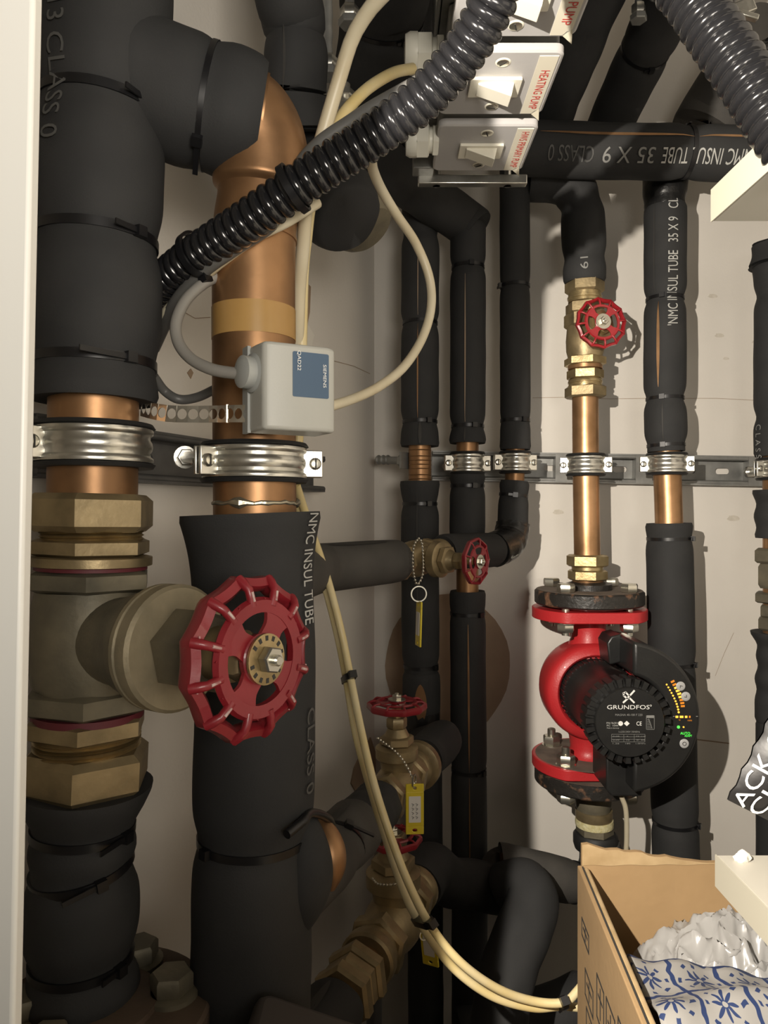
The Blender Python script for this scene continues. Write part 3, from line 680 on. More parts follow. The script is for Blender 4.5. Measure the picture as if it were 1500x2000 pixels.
# ------------------------------------------------------------------ switch boxes under the overhead strut
ZP = H+.352
def switch_box(x0, d0, label, text, full=True):
    t = thing('switch_box', label, 'switch', (x0+.046, d0+.045, ZP), 'grey metal pump switches on the strut')
    W = .0915; D = .0905; cx, cy = x0+W/2, d0+D/2
    M0 = frame((cx, cy, ZP), DN, (1, 0, 0))          # z down, x right, y toward the camera (-Y)
    MB().prism(M0, rpoly(W-.006, D-.008, .004), -.040, -.005).obj('back_box', GBOX, t, bevel=.001)
    b = MB(); po = rpoly(W, D, .007); pi_ = rpoly(W-.0035, D-.0035, .0055); n = len(po)
    rings = [[M0 @ Vector((x, y, -.0065)) for x, y in po], [M0 @ Vector((x, y, -.0012)) for x, y in po], [M0 @ Vector((x, y, 0)) for x, y in pi_]]
    vs = sum(rings, []); fs = [(k*n+i, k*n+(i+1) % n, (k+1)*n+(i+1) % n, (k+1)*n+i) for k in range(2) for i in range(n)]+[tuple(range(2*n, 3*n)), tuple(range(n-1, -1, -1))]
    b.add(vs, fs).obj('face_plate', GRY, t, sharp=30)
    fx = -.002
    fo = MB().prism(M0 @ Matrix.Translation((fx, 0, 0)), rpoly(.042, .026, .0012), 0, .0028).obj('rocker_frame', WHS, t, bevel=.0005)
    # wedge-shaped rocker, proud at its right end
    rk = MB(); y0, y1 = -.0085, .0085
    pr = [(-.0145, .0022), (.0150, .0022), (.0125, .0135), (-.0145, .0040)]
    Mr = frame(M0 @ Vector((fx, 0, 0)), Vector((0, 1, 0)), (1, 0, 0))   # local x right, y = z×x
    vs = [M0 @ Vector((fx+x, yy, z)) for yy in (y0, y1) for x, z in pr]
    rk.add(vs, [(0, 1, 2, 3), (7, 6, 5, 4), (0, 4, 5, 1), (1, 5, 6, 2), (2, 6, 7, 3), (3, 7, 4, 0)])
    rk.obj('rocker', WHS, t, bevel=.0006)
    for sy in (1, -1):
        Ms = M0 @ Matrix.Translation((.0, sy*.0315, 0))
        s = MB().lathe(Ms, [(.0046, -.0005), (.0046, .0009), (.0030, .0013)], 20).obj('screw', SILV, t)
        MB().box(Ms @ Matrix.Rotation(.6*sy+x0*30+d0*9, 4, 'Z'), (-.0034, -.0005, .0011), (.0034, .0005, .0016)).obj('slot', INK, s)
        MB().lathe(Ms, [(.0046, .0001), (.0062, .0001), (.0058, .0005), (.0048, .0007)], 20, closed=True).obj('screw_recess', WHS, t)
    lx_ = .0345
    lo = MB().prism(M0 @ Matrix.Translation((lx_, -.001, 0)), [(-.0075, .041), (.0075, .041), (.0075, -.036), (.004, -.0365), (.0018, -.041), (-.0075, -.041)], 0, .0005).obj('label_strip', LBL, t)
    c = M0 @ Vector((lx_+.001, -.006 if full else 0, .0005))
    if text == 'PUMP': c = M0 @ Vector((lx_+.001, -.018, .0005))
    text_flat(text, c, (0, 1, 0), (1, 0, 0), .0072, .024 if text == 'PUMP' else .056 if full else .070, LRED, t, off=.0003)
    pf = MB().add([M0 @ Vector((lx_+x, y-.001, z)) for x, y, z in ((.0075, -.034, .0006), (.002, -.0415, .0006), (.009, -.0425, .006))], [(0, 1, 2), (2, 1, 0)]).obj('peeling_corner', LBL, t)
    return t
switch_box(.0495, .458, 'nearest grey pump switch box, cut off by the top edge of the picture', 'PUMP')
switch_box(.0475, .565, 'middle grey switch box with white rocker, red HEATING PUMP label', 'HEATING PUMP')
switch_box(.0500, .673, 'lowest grey switch box in the picture, red HWS PRIMARY PUMP label', 'HWS PRIMARY PUMP', False)
def gland(label, d, z, x=.048):
    t = thing('cable_gland', label, 'cable gland', (x, d, z), 'white cable glands on the switch boxes')
    M0 = frame((x, d, z), (-1, 0, 0), UP)
    g = MB().hexa(M0, .0145, 0, .006, .0006); g.lathe(M0, [(.0115, .006), (.0115, .010)], 28); g.obj('lock_nut', WHT, t)
    b = MB().hexa(M0, .0165, .009, .022, .0012); b.lathe(M0, [(.0155, .021), (.0155, .027), (.0135, .031), (.006, .0315)], 32); b.obj('dome_nut', WHT, t)
    return t
gland('white cable gland with yellowed cable entering the heating pump switch box', .600, ZP+.020)
gland('white cable gland behind the conduit, on the lowest switch box', .708, ZP+.004, .052)
# overhead strut
stt = thing('mounting_strut', 'galvanised strut carrying the grey switch boxes', 'strut', (.095, .62, ZP+.06))
for x in (.056, .132):
    b = MB().box(I4, (x-.012, .36, ZP+.041), (x+.012, .80, ZP+.043))
    for sx in (-1, 1): b.box(I4, (x+sx*.012-.001, .36, ZP+.041), (x+sx*.012+.001, .80, ZP+.062))
    b.obj('channel', STL, stt)
b = MB(); M0 = frame((.036, .79, ZP+.002), (1, 0, 0), UP)
b.prism(M0, [(-.006, -.003), (.004, -.003), (.004, .007), (-.006, .007)], 0, .116); b.obj('cross_bar', ZNC, stt, bevel=.0012)
MB().box(I4, (.030, .765, ZP+.004), (.052, .785, ZP+.046)).obj('end_bracket', STL, stt, bevel=.001)
for x, y in ((.056, .38), (.132, .38), (.056, .79), (.132, .79)):
    b = MB().cyl(frame((x, y, 0), UP), .004, ZP-.004, 2.12, 12); b.hexa(frame((x, y, 0), UP), .008, ZP+.062, ZP+.069); b.obj('threaded_rod', ZNC, stt)

# ------------------------------------------------------------------ pipes along the back wall
def vpipe(label, pts, d, rc, m=COP, y0=None, y1=None):
    p = Path([(x, y, d) for x, y in pts], 300); t = thing('insulated_pipe', label, 'pipe', p.p[-1])
    MB().tube(p.sub(p.u(y0) if y0 else 0, p.u(y1) if y1 else p.L, 40), rc, 28).obj('copper_pipe', m, t)
    return t, p
DP = .99
# first (leftmost) back pipe
t1, p1 = vpipe('leftmost thin black-lagged back pipe, ribbed copper bare at the rail', [(822, 300), (821, 500), (820, 900), (821, 1200), (824, 1400), (828, 1500)], .985, .0150)
R1 = .0252
rf = sleeve(p1, p1.u(300), p1.u(872), R1, t1, bands=[p1.u(462), p1.u(631), p1.u(826)], pinch=.12, bw=.009, f1=.05, rin=.015, seed=5)
for y in (631, 826): tie(p1, p1.u(y), R1*.89, t1, .5, 0)
seam(p1, p1.u(480), p1.u(626), rf, -.12, .0006, BRN, t1, 'slit'); seam(p1, p1.u(640), p1.u(822), rf, -.12, .0009, COP, t1, 'slit'); seam(p1, p1.u(828), p1.u(871), rf, .0, .0022, INK, t1, 'slit')
rf = sleeve(p1, p1.u(940), p1.u(1312), R1, t1, bands=[p1.u(985), p1.u(1300)], pinch=.12, bw=.009, f0=.10, rin=.015, seed=6)
tie(p1, p1.u(985), R1*.89, t1, .5, 0); tie(p1, p1.u(1300), R1*.89, t1, .9, 0)
seam(p1, p1.u(942), p1.u(1290), rf, -.15, .0009, INK, t1, 'slit')
rf = sleeve(p1, p1.u(1313), p1.u(1405), R1, t1, bands=[], f0=-.05, f1=-.15, rin=.015, seed=7)
seam(p1, p1.u(1330), p1.u(1404), rf, -.05, .008, COP, t1, 'open_slit')
MB().tube(p1.sub(p1.u(1390), p1.u(1470), 14), lambda i, a: .0245*(1+.03*noise.noise(Vector((math.cos(a)*2, math.sin(a)*2, i*.7)))), 24).obj('tape_wrap', TAPE, t1)
for i in range(7):
    y = 882+i*9; MB().lathe(frame(p1.at(p1.u(y)), UP), [(.0150, -.0008), (.0155, 0), (.0150, .0008)], 28).obj('rib', COP, t1)
# stud with bolt left of the ribbed copper
b = MB().tube([P(738, 898, 1.03), P(790, 900, .985)], .0052, 14); M0 = frame(P(786, 900, .99), Vector((1, -.8, 0)), UP)
b.hexa(M0, .0095, -.004, .004); b.box(M0, (-.011, -.012, .004), (.011, .012, .007)); M1 = frame(P(748, 898, 1.022), Vector((1, -.8, 0)), UP)
for i in range(3): b.lathe(frame(P(740+i*9, 898, 1.028-.008*i), Vector((1, -.8, 0)), UP), [(.0056, -.0022), (.0068, 0), (.0056, .0022)], 16)
tag(b.obj('wall_stud', STL), 'threaded wall stud with square washer left of the ribbed copper pipe', 'stud')

# second back pipe
t2, p2 = vpipe('second thin back pipe from the left, passing behind the small red wheel', [(914, 440), (914, 700), (913, 900), (913, 1150), (915, 1400), (917, 1720), (917, 2100)], .985, .0148)
R2 = .0238
rf = sleeve(p2, p2.u(440), p2.u(868), R2, t2, bands=[p2.u(525), p2.u(832)], pinch=.13, bw=.009, f1=.05, rin=.0148, seed=8)
tie(p2, p2.u(525), R2*.88, t2, .2, 0); tie(p2, p2.u(832), R2*.88, t2, .4, 0)
seam(p2, p2.u(545), p2.u(828), rf, -.15, .0008, BRN, t2, 'slit'); seam(p2, p2.u(836), p2.u(866), rf, -.15, .0012, INK, t2, 'slit')
rf = sleeve(p2, p2.u(928), p2.u(1052), R2, t2, bands=[p2.u(950)], pinch=.1, bw=.008, f0=.03, f1=-.06, rin=.0148, seed=9); tie(p2, p2.u(950), R2*.91, t2, .4, 0)
rf = sleeve(p2, p2.u(1152), p2.u(2090), R2, t2, bands=[p2.u(1200), p2.u(1502)], pinch=.07, bw=.008, f0=.02, rin=.0148, seed=10)
tie(p2, p2.u(1200), R2*.94, t2, .8, 0); tie(p2, p2.u(1502), R2*.94, t2, .9, .01)
seam(p2, p2.u(1215), p2.u(1498), rf, .02, .0013, COP, t2, 'slit'); seam(p2, p2.u(1508), p2.u(1720), rf, .02, .0009, COP, t2, 'slit')
# black diagonal joining the second pipe at the top
pd = Path([(700, 270, .82), (760, 330, .88), (850, 395, .95), (905, 432, .985), (930, 452, .985)], 80)
td = thing('insulated_pipe', 'black-lagged pipe slanting down under the strut to the second back pipe', 'pipe', pd.p[-1])
sleeve(pd, 0, pd.L, .0295, td, rin=.015, seed=11, amp=.02, bands=[pd.L*.45], pinch=.04); MB().tube(pd.sub(.003, pd.L-.003, 10), .015, 20).obj('pipe', COP, td)

# third back pipe, bends forward into the branch
p3pts = [(1005, 60, .985), (1005, 300, .985), (1006, 600, .985), (1006, 900, .985), (1002, 985, .985), (1001, 1030, .982), (992, 1060, .968), (965, 1074, .94)]
p3 = Path(p3pts, 300); t3 = thing('insulated_pipe', 'third thin back pipe, turning forward with shiny black tape at its foot', 'pipe', p3.at(p3.u(1000)))
R3 = .0200
MB().tube(p3.sub(p3.u(100), p3.L, 60), .0128, 24).obj('copper_pipe', COP, t3)
rf = sleeve(p3, p3.u(60), p3.u(878), R3, t3, bands=[p3.u(560), p3.u(822)], pinch=.07, bw=.008, f1=.06, rin=.0128, seed=12)
tie(p3, p3.u(560), R3*.94, t3, -1.2, .008); tie(p3, p3.u(822), R3*.94, t3, .6, 0)
rf = sleeve(p3, p3.u(940), p3.u(1040), R3, t3, bands=[p3.u(966)], pinch=.10, bw=.008, f0=-.05, rin=.0128, seed=13, amp=.03); tie(p3, p3.u(966), R3*.92, t3, .1, .006)
MB().tube(p3.sub(p3.u(1022), p3.L, 24), lambda i, a: .0225*(1+.05*noise.noise(Vector((math.cos(a)*2.2, math.sin(a)*2.2, i*.5)))), 26).obj('tape_wrap', TAPE, t3)

# horizontal branch from the big riser to the third pipe, with valve
pbr = Path([Vector((-.085, .52, H-.052)), P(600, 1114, .64), P(640, 1108, .70), P(770, 1096, .785), P(805, 1092, .811), P(880, 1078, .87), P(965, 1074, .94)], 160)
tb1 = thing('insulated_pipe', 'grey-lagged branch pipe running right from the large riser to the brass valve', 'pipe', pbr.p[0])
sleeve(pbr, 0, pbr.u(1096, 778), .0232, tb1, rin=.0145, seed=14, amp=.012, m=FOAM2, f1=-.06)
rfb = lambda u: .0232
seam(pbr, pbr.u(1108, 622), pbr.u(1097, 748), rfb, 1.05, .0035, INK, tb1, 'slit')
MB().tube(pbr.sub(.01, pbr.L-.002, 40), .0145, 24).obj('copper_pipe', COP, tb1)
sleeve(pbr, pbr.u(1081, 862), pbr.L, .0215, tb1, rin=.0145, seed=15, amp=.02, m=FOAM)
vd = (P(880, 1078, .87)-P(770, 1096, .785)).normalized(); sd = Vector((vd.y, -vd.x, 0)).normalized()
gv1 = gate_valve('small brass gate valve on the grey-lagged branch, red wheel seen edge-on', pbr.at(pbr.u(1091, 812)), vd, sd, .82, .0245, .078, BRS, REDW, ns=4, nl=9)

# fourth back pipe with gate valve, leading into the pump
D4 = .985
p4 = Path([P(1030, 350, D4), P(1080, 352, D4), P(1118, 368, D4), P(1136, 410, D4), P(1140, 470, D4), P(1142, 600, D4), P(1144, 900, D4), P(1148, 1160, D4)], 300)
t4 = thing('insulated_pipe', 'bare copper pipe feeding the red pump, black-lagged elbow at its top', 'pipe', p4.p[-1])
MB().tube(p4.sub(p4.u(520, 1141), p4.u(1095, 1147), 40), .0172, 36).obj('copper_pipe', COP2, t4)
rf = sleeve(p4, 0, p4.u(552, 1141), .0285, t4, bands=[p4.u(400, 1132), p4.u(505, 1140)], pinch=.10, bw=.010, f1=-.06, rin=.0172, seed=16, amp=.03)
text_tube('61', p4, p4.u(538, 1141), p4.u(515, 1141), rf, .0, .010, LMID, t4)
c4 = lambda y: p4.at(p4.u(y, 1143))
gv = thing('gate_valve', 'brass gate valve with bright red round handwheel above the pump, facing forward', 'valve', c4(640))
def sec4(y0, y1, m, name, hexr=None, prof=None, ph=.1, parent=None):
    a, b_ = c4(y0), c4(y1); M0 = frame(b_, UP, FR); L = a.z-b_.z; q = MB()
    if hexr: q.hexa(M0, hexr, 0, L, L*.14, ph)
    else: q.lathe(M0, [(r, L*t) for r, t in prof], 32)
    return q.obj(name, m, parent or gv)
sec4(548, 574, BRS, 'union_nut', .0258, ph=.3)
sec4(573, 592, BRS2, 'thread', prof=[(.0215, 0), (.0215, .3), (.0225, .35), (.0225, .6), (.0215, .65), (.0215, 1)])
sec4(590, 614, BRS, 'tail_nut', .0252, ph=.1)
sec4(612, 642, BRS, 'body_end', .0272, ph=.25)
bb = MB(); M0 = frame(c4(706), UP); L = c4(640).z-c4(706).z
bb.lathe(M0, [(.021, 0), (.0245, L*.3), (.0250, L*.6), (.0235, L)], 32)
cv4 = c4(652); Mv = frame(cv4, (P(1174, 631, .955)-cv4), UP); bb.lathe(Mv, [(.018, 0), (.021, .020), (.0235, .026), (.0235, .030), (.020, .033)], 32)
bb.obj('body', BRS, gv)
b = MB().hexa(Mv, .0165, .032, .040); b.obj('bonnet', BRS2, gv)
Lw = (P(1174, 631, .945)-cv4).length; Mvw = frame(P(1174, 631, .945), FR+Vector((.12, 0, .08)), UP)
MB().tube([Mv @ Vector((0, 0, .036)), Mvw.translation], .0055, 14).obj('stem', BRS2, gv)
handwheel(Mvw, .0330, gv, RED, nl=12, ns=4, ph=.1, dish=.16, slim=True)
sec4(698, 716, BRS2, 'body_end', .0275, ph=.1)
sec4(714, 723, COP2, 'fibre_washer', prof=[(.0225, 0), (.0225, 1)])
sec4(721, 742, BRS2, 'tail_nut', .0240, ph=.25)
sec4(741, 757, BRS2, 'thread', prof=[(.0225, 0), (.0225, .25), (.0215, .3), (.0215, .5), (.0225, .55), (.0225, .8), (.0215, 1)])
sec4(755, 778, BRS, 'union_nut', .0272, ph=.1)
sec4(1083, 1106, BRS2, 'compression_nut', .0272, ph=.15, parent=t4)
sec4(1105, 1114, BRS2, 'olive_ring', prof=[(.0205, 0), (.0205, 1)], parent=t4)
sec4(1113, 1132, BRS2, 'adaptor_nut', .0258, ph=.15, parent=t4)
sec4(1130, 1156, COP, 'adaptor_neck', prof=[(.0205, 0), (.0195, .7), (.021, 1)], parent=t4)

# fifth back pipe
t5, p5 = vpipe('lagged pipe with white lettering right of the red pump, copper bare at the rail', [(1300, 330), (1299, 500), (1299, 800), (1306, 1000), (1310, 1200), (1316, 1500), (1322, 1800), (1324, 2150)], .99, .0180, COP2)
R5 = .0272
rf5 = sleeve(p5, p5.u(402), p5.u(884), R5, t5, bands=[p5.u(583), p5.u(780), p5.u(868)], pinch=.15, bw=.010, f0=-.02, f1=.02, rin=.018, seed=17, amp=.012, seg=36)
sleeve(p5, p5.u(330), p5.u(410), .0290, t5, bands=[p5.u(395)], pinch=.1, rin=.018, seed=18, amp=.04, m=TAPE, name='tape_wrap')
for y in (583, 780, 868): tie(p5, p5.u(y), R5*.87, t5, -.15, 0)
text_tube("'NMC INSUL TUBE   35 X 9   CL", p5, p5.u(648), p5.u(400), rf5, .35, .0135, LGRY, t5)
seam(p5, p5.u(596), p5.u(762), rf5, -.30, .0020, COP2, t5, 'slit'); seam(p5, p5.u(405), p5.u(578), rf5, -.50, .0008, INK, t5, 'slit'); seam(p5, p5.u(785), p5.u(864), rf5, -.12, .0008, INK, t5, 'slit')
rf = sleeve(p5, p5.u(1022), p5.u(2140), .0300, t5, bands=[p5.u(1052), p5.u(1292), p5.u(1602)], pinch=.07, bw=.010, f0=.0, rin=.018, seed=19, amp=.012, seg=36)
for y in (1052, 1292, 1602): tie(p5, p5.u(y), .030*.94, t5, 1.35, .008)
# sixth pipe, cut by the right edge
t6, p6 = vpipe('dark lagged pipe half cut off by the right edge beside the shelves', [(1516, 475), (1516, 900), (1517, 1300), (1518, 1700)], .985, .0165, COP2)
rf6 = sleeve(p6, p6.u(520), p6.u(893), .0272, t6, bands=[p6.u(577), p6.u(812)], pinch=.14, rin=.0165, seed=20, f0=.10)
text_tube('C L A S S', p6, p6.u(830), p6.u(895), rf6, -.85, .009, LMID, t6)
sleeve(p6, p6.u(470), p6.u(518), .0295, t6, rin=.0165, seed=21, f1=.16, amp=.05)
sleeve(p6, p6.u(955), p6.u(1052), .0275, t6, bands=[p6.u(985), p6.u(1030)], rin=.0165, seed=22, f0=.1)
sec = lambda y0, y1, r, m=BRS: MB().hexa(frame(p6.at(p6.u(y1)), UP), r, 0, p6.at(p6.u(y0)).z-p6.at(p6.u(y1)).z).obj('brass_fitting', m, t6)
for y0, y1, r in ((1072, 1098, .029), (1098, 1150, .0245), (1155, 1178, .0285), (1180, 1205, .0215), (1207, 1232, .0245)): sec(y0, y1, r, BRSG)
sleeve(p6, p6.u(1234), p6.u(1410), .0270, t6, bands=[p6.u(1262), p6.u(1305), p6.u(1350)], rin=.0165, seed=23, f0=.2, amp=.03)
sleeve(p6, p6.u(1412), p6.L, .0255, t6, rin=.0165, seed=24)

# clamps on the back rail
def railpt(x): return P(x, 909+(x-845)*.0175, 1.066)
for (pp, x, y, R, lab, ear) in (
        (p2, 914, 905, .0148, 'small dull zinc clamp on the second back pipe, second from the left on the rail', Vector((-1, -.15, 0))),
        (p3, 1006, 905, .0128, 'small dull zinc clamp on the third back pipe, rubber showing', Vector((-1, -.15, 0))),
        (p4, 1144, 907, .0172, 'shiny zinc clamp on the bare copper pipe above the pump', Vector((1, -.25, 0))),
        (p5, 1304, 907, .0180, 'shiny zinc clamp below the white lettering, right of the pump pipe', Vector((1, -.25, 0))),
        (p6, 1517, 915, .0165, 'bright zinc clamp at the right edge of the picture', Vector((-1, -.25, 0)))):
    c = pp.at(pp.u(y, x)); clamp(lab, c, UP, R, ear, Vector((c.x, 1.064, c.z)), w=.0225, lip=.0045, m=ZNC, ear2=-ear)

# ------------------------------------------------------------------ horizontal lettered pipe at the upper right and ceiling runs
ph_ = Path([(1010, 290, .93), (1080, 292, .93), (1180, 296, .93), (1340, 298, .93), (1500, 302, .93), (1700, 306, .93)], 240)
th = thing('insulated_pipe', 'horizontal black-lagged pipe with upside-down lettering below the ceiling runs', 'pipe', ph_.p[0])
RH = .0330
MB().tube(ph_.sub(.004, ph_.L-.004, 20), .018, 24).obj('copper_pipe', COP2, th)
rfh = sleeve(ph_, 0, ph_.L, RH, th, bands=[ph_.u(298, 1341)], pinch=.10, bw=.012, rin=.018, seed=25, seg=36)
tie(ph_, ph_.u(298, 1341), RH*.92, th, 2.0, .008, w=.005)
seam(ph_, ph_.u(292, 1045), ph_.u(298, 1338), rfh, .62, .0018, COP2, th, 'slit'); seam(ph_, ph_.u(298, 1346), ph_.u(300, 1475), rfh, .62, .0014, COP2, th, 'slit')
for txt, xa, xb, mm in (('NMC INSUL TUBE', 1447, 1278, LGRY), ('35 X 9', 1262, 1165, LMID), ('CLASS 0', 1148, 1062, LDIM)):
    text_tube(txt, ph_, ph_.u(298, xa), ph_.u(296, xb), rfh, -.10, .0185, mm, th)
# elbow joining it to the lettered vertical pipe
def run(label, pts, R, seed, bands=(), rin=None, m=None, amp=.02, f0=0, f1=0, pinch=.08, ext=0.):
    if ext: pts = [pts[0]+(pts[0]-pts[1]).normalized()*ext]+list(pts)
    p = Path(pts, 160); t = thing('insulated_pipe', label, 'pipe', p.p[-1])
    r_ = sleeve(p, 0, p.L, R, t, bands=[p.L*b for b in bands], rin=rin or R*.55, seed=seed, m=m, amp=amp, f0=f0, f1=f1, pinch=pinch, seg=30)
    for b in bands: tie(p, p.L*b, R*(1-pinch+.01), t, .6, .006)
    MB().tube(p.sub(.003, p.L-.003, 14), (rin or R*.55)*.98, 20).obj('pipe', COP, t)
    return t, p, r_
run('dark lagged ceiling run right of the switch boxes, nearer the boxes', [P(1180, -60, .80), P(1112, 110, .90), P(1062, 245, 1.0)], .034, 31, amp=.03, ext=.45)
run('thick dark lagged ceiling run slanting down in the middle of the upper right', [P(1338, -60, .78), P(1278, 60, .86), P(1216, 190, .96), P(1184, 262, 1.02)], .031, 32, amp=.02, bands=(.80,), ext=.45)
run('grey lagged stub rising behind the lettered pipe under the right conduit', [P(1520, 60, .90), P(1455, 140, .95), P(1405, 215, .99), P(1375, 262, 1.0)], .048, 33, amp=.02, m=FOAM2)
run('dark lagged ceiling run at the top centre, hidden behind the thick cream cable', [P(760, -90, .74), P(748, 20, .80), P(735, 150, .86), P(720, 280, .92)], .048, 34, amp=.03, bands=(.75,), ext=.35)
run('black-lagged drop left of the strut, above the slanting pipe', [P(820, -60, .84), P(806, 110, .90), P(790, 230, .93), P(772, 330, .90)], .043, 35, amp=.03, ext=.40)
# lobed lagging at top centre-left
tl = thing('insulated_pipe', 'lobed black-lagged elbow between the top left bridge and the threaded rod', 'pipe', P(575, 100, .62))
pl1 = Path([P(556, -900, .60), P(560, -80, .60), P(570, 10, .61), P(577, 75, .62)], 40); pl2 = Path([P(577, 60, .615), P(578, 120, .62), P(575, 190, .63), P(580, 260, .64)], 60)
sleeve(pl1, 0, pl1.L, .027, tl, rin=.016, seed=36, amp=.04, f1=-.1); sleeve(pl2, .003, pl2.L*.62, .0262, tl, rin=.016, seed=37, amp=.03, f0=-.12, f1=.04)
sleeve(pl2, pl2.L*.6, pl2.L, .030, tl, rin=.016, seed=38, amp=.05); seam(pl2, .006, pl2.L*.6, lambda u: .0262, -.35, .0012, INK, tl, 'slit')
# fat lagged pipe end with brass rim behind the copper riser
pf = Path([P(560, 250, .70), P(610, 330, .675), P(650, 390, .655), P(684, 432, .64)], 100)
tf = thing('insulated_pipe', 'fat black-lagged pipe end with brass rim behind the copper riser', 'pipe', pf.p[-1])
sleeve(pf, 0, pf.L, .0385, tf, rin=.012, seed=39, amp=.02, seg=36, bands=[pf.L*.45], pinch=.04, f1=-.22, fl=.03)
pg = Path([P(660, 380, .70), P(700, 425, .69), P(722, 450, .685)], 30)
MB().tube(pg.sub(0, pg.L, 10), [.030, .033, .034, .034, .034, .034, .034, .033, .032, .029, .024], 36).obj('brass_cap', BRSG, tf)
# threaded rods and bolts
def rod(label, x, y0, y1, d, r=.0048):
    t = thing('threaded_rod', label, 'threaded rod', P(x, y1, d))
    p0, p1_ = P(x-2, y0, d), P(x, y1, d); p0.z = 2.12; n = 70; pts = [p0.lerp(p1_, i/n) for i in range(n+1)]
    MB().tube(pts, [r*(1 if i % 2 else .88) for i in range(n+1)], 14).obj('rod', STL, t)
    M0 = frame(p1_, UP); MB().hexa(M0, r*1.9, -.004, .006).obj('nut', ZNC, t); MB().hexa(M0, r*2.3, -.012, -.005).obj('washer', STL, t)
    return t
rod('threaded hanger rod hanging from above left of the thick cream cable', 640, 0, 125, .66)
rod('short threaded rod end with nuts beside the top of the thick cream cable', 683, -40, 26, .70)
rod('short threaded rod end with nut in the dark right of the switch boxes', 1247, -40, 20, .80, .004)
bt = MB(); M0 = frame(P(672, 165, .60), DN); bt.cyl(M0, .005, 0, .03, 14); bt.hexa(M0, .010, .006, .012); bt.hexa(M0, .0115, .018, .026)
tag(bt.obj('bolt_end', ZNC), 'zinc bolt end with two nuts between the cream cables', 'bolt')
# black hanger clamp and cable loop top right corner
lp = [P(1478+62*math.cos(a), 10-92*math.sin(a), .55) for a in [math.radians(150+i*12) for i in range(19)]]
cable('hose_loop', lp, .0075, CND, 'black hose loop in the top right corner behind the conduit', 'hose')
b = MB().box(frame(P(1447, 20, .53), FR, (1, 0, .4)), (-.009, -.005, 0), (.009, .005, .004)); b.box(frame(P(1445, 32, .53), FR, (1, 0, -.3)), (-.005, -.002, 0), (.012, .002, .005))
tag(b.obj('hose_clip', ZNC, None, bevel=.0008), 'zinc clip on the black hose loop at the top right', 'clip')

# ------------------------------------------------------------------ circulation pump
PX0, PZ0, PD = .2728, H-.2335, .985
tp = thing('circulation_pump', 'red circulation pump with black motor and lit control panel', 'pump', (PX0, PD, PZ0-.13))
MP = Matrix.Translation((PX0, PD, PZ0))
def flange_poly(R, clip, n=48):
    out = []
    for i in range(n):
        a = 2*PI*i/n; out.append((R*math.cos(a), max(R*math.sin(a), -clip)))
    return out
body = MB()
volu = frame(MP @ Vector((0, 0, 0)), FR, (1, 0, 0))       # z toward the camera
body.lathe(volu, [(.030, -.045), (.050, -.042), (.060, -.030), (.0635, -.014), (.0640, .018), (.0625, .028), (.0590, .034), (.050, .0365), (.047, .034), (.046, .026), (.04, .026)], 56)
body.lathe(frame(MP @ Vector((0, 0, 0)), UP), [(.034, .030), (.029, .052), (.0235, .066), (.022, .080), (.024, .090), (.028, .094)], 36)
body.lathe(frame(MP @ Vector((0, 0, 0)), DN), [(.036, .030), (.032, .050), (.026, .064), (.024, .078), (.026, .086), (.030, .090)], 36)
body.obj('pump_body', PRED, tp, sharp=45)
for z0, z1, nm in ((.093, .107, 'top_flange'), (-.104, -.090, 'bottom_flange')):
    f = MB().prism(MP, flange_poly(.0745, .060), z0, z1).obj(nm.replace('top_', '').replace('bottom_', ''), PRED, tp, bevel=.0012)
    MB().lathe(MP, [(.026, z1), (.070, z1), (.070, z1+.0004), (.026, z1+.0004)], 40, closed=True).obj('dust_film', DUST, f) if z1 < 0 else None
for z0, z1 in ((.1115, .130), (-.1255, -.1075)):
    b = MB().lathe(MP, [(.022, z0), (.069, z0), (.071, z0+.002), (.071, z1-.002), (.069, z1), (.03, z1), (.026, z1+(.004 if z1 > 0 else 0)), (.022, z1)], 56).obj('iron_flange', CAST, tp)
    zz = z1+.0003
    MB().lathe(MP, [(.030, zz), (.0685, zz), (.0685, zz+.0003), (.030, zz+.0003)], 48, closed=True).obj('dust_film', DUST, b)
MB().lathe(MP, [(.022, .130), (.030, .130), (.030, .138), (.022, .141)], 36).obj('flange_hub', CAST, tp)
MB().lathe(MP, [(.045, .107), (.050, .1075), (.050, .1115), (.045, .1115)], 40).obj('gasket', PRED, tp)
for sx in (-1, 1):
    for sy in (-1, 1):
        bx, by = sx*.0405, sy*.0405
        Mb = MP @ Matrix.Translation((bx, by, 0)); ph0 = .3+sx*.2+sy*.4
        b = MB().hexa(Mb, .0115, .131, .142, .002, ph0); b.cyl(Mb, .0052, .076, .131, 14); b.obj('bolt', SILV, tp)
        b = MB().lathe(Mb, [(.0125, .0912), (.0125, .093)], 20); b.hexa(Mb, .0115, .0805, .0912, .002, ph0+.5); b.obj('nut', SILV, tp)
        b = MB().lathe(Mb, [(.013, -.090), (.013, -.0885), (.0085, -.088)], 22); b.hexa(Mb, .0118, -.0885, -.076, .002, ph0); b.cyl(Mb, .0056, -.076, -.0665, 14, .001); b.obj('nut', SILV, tp)
        b = MB().hexa(Mb, .0115, -.137, -.1262, .002, ph0); b.cyl(Mb, .0055, -.127, -.09, 14); b.obj('bolt', SILV, tp)
s = frame(MP @ Vector((.012, -.034, .054)), FR); b = MB().lathe(s, [(.0085, -.006), (.0085, .002), (.006, .003), (.004, .0025), (.004, .001)], 20); b.obj('vent_boss', PRED, tp)
MB().hexa(s, .004, .001, .0035).obj('vent_screw', SILV, tp)
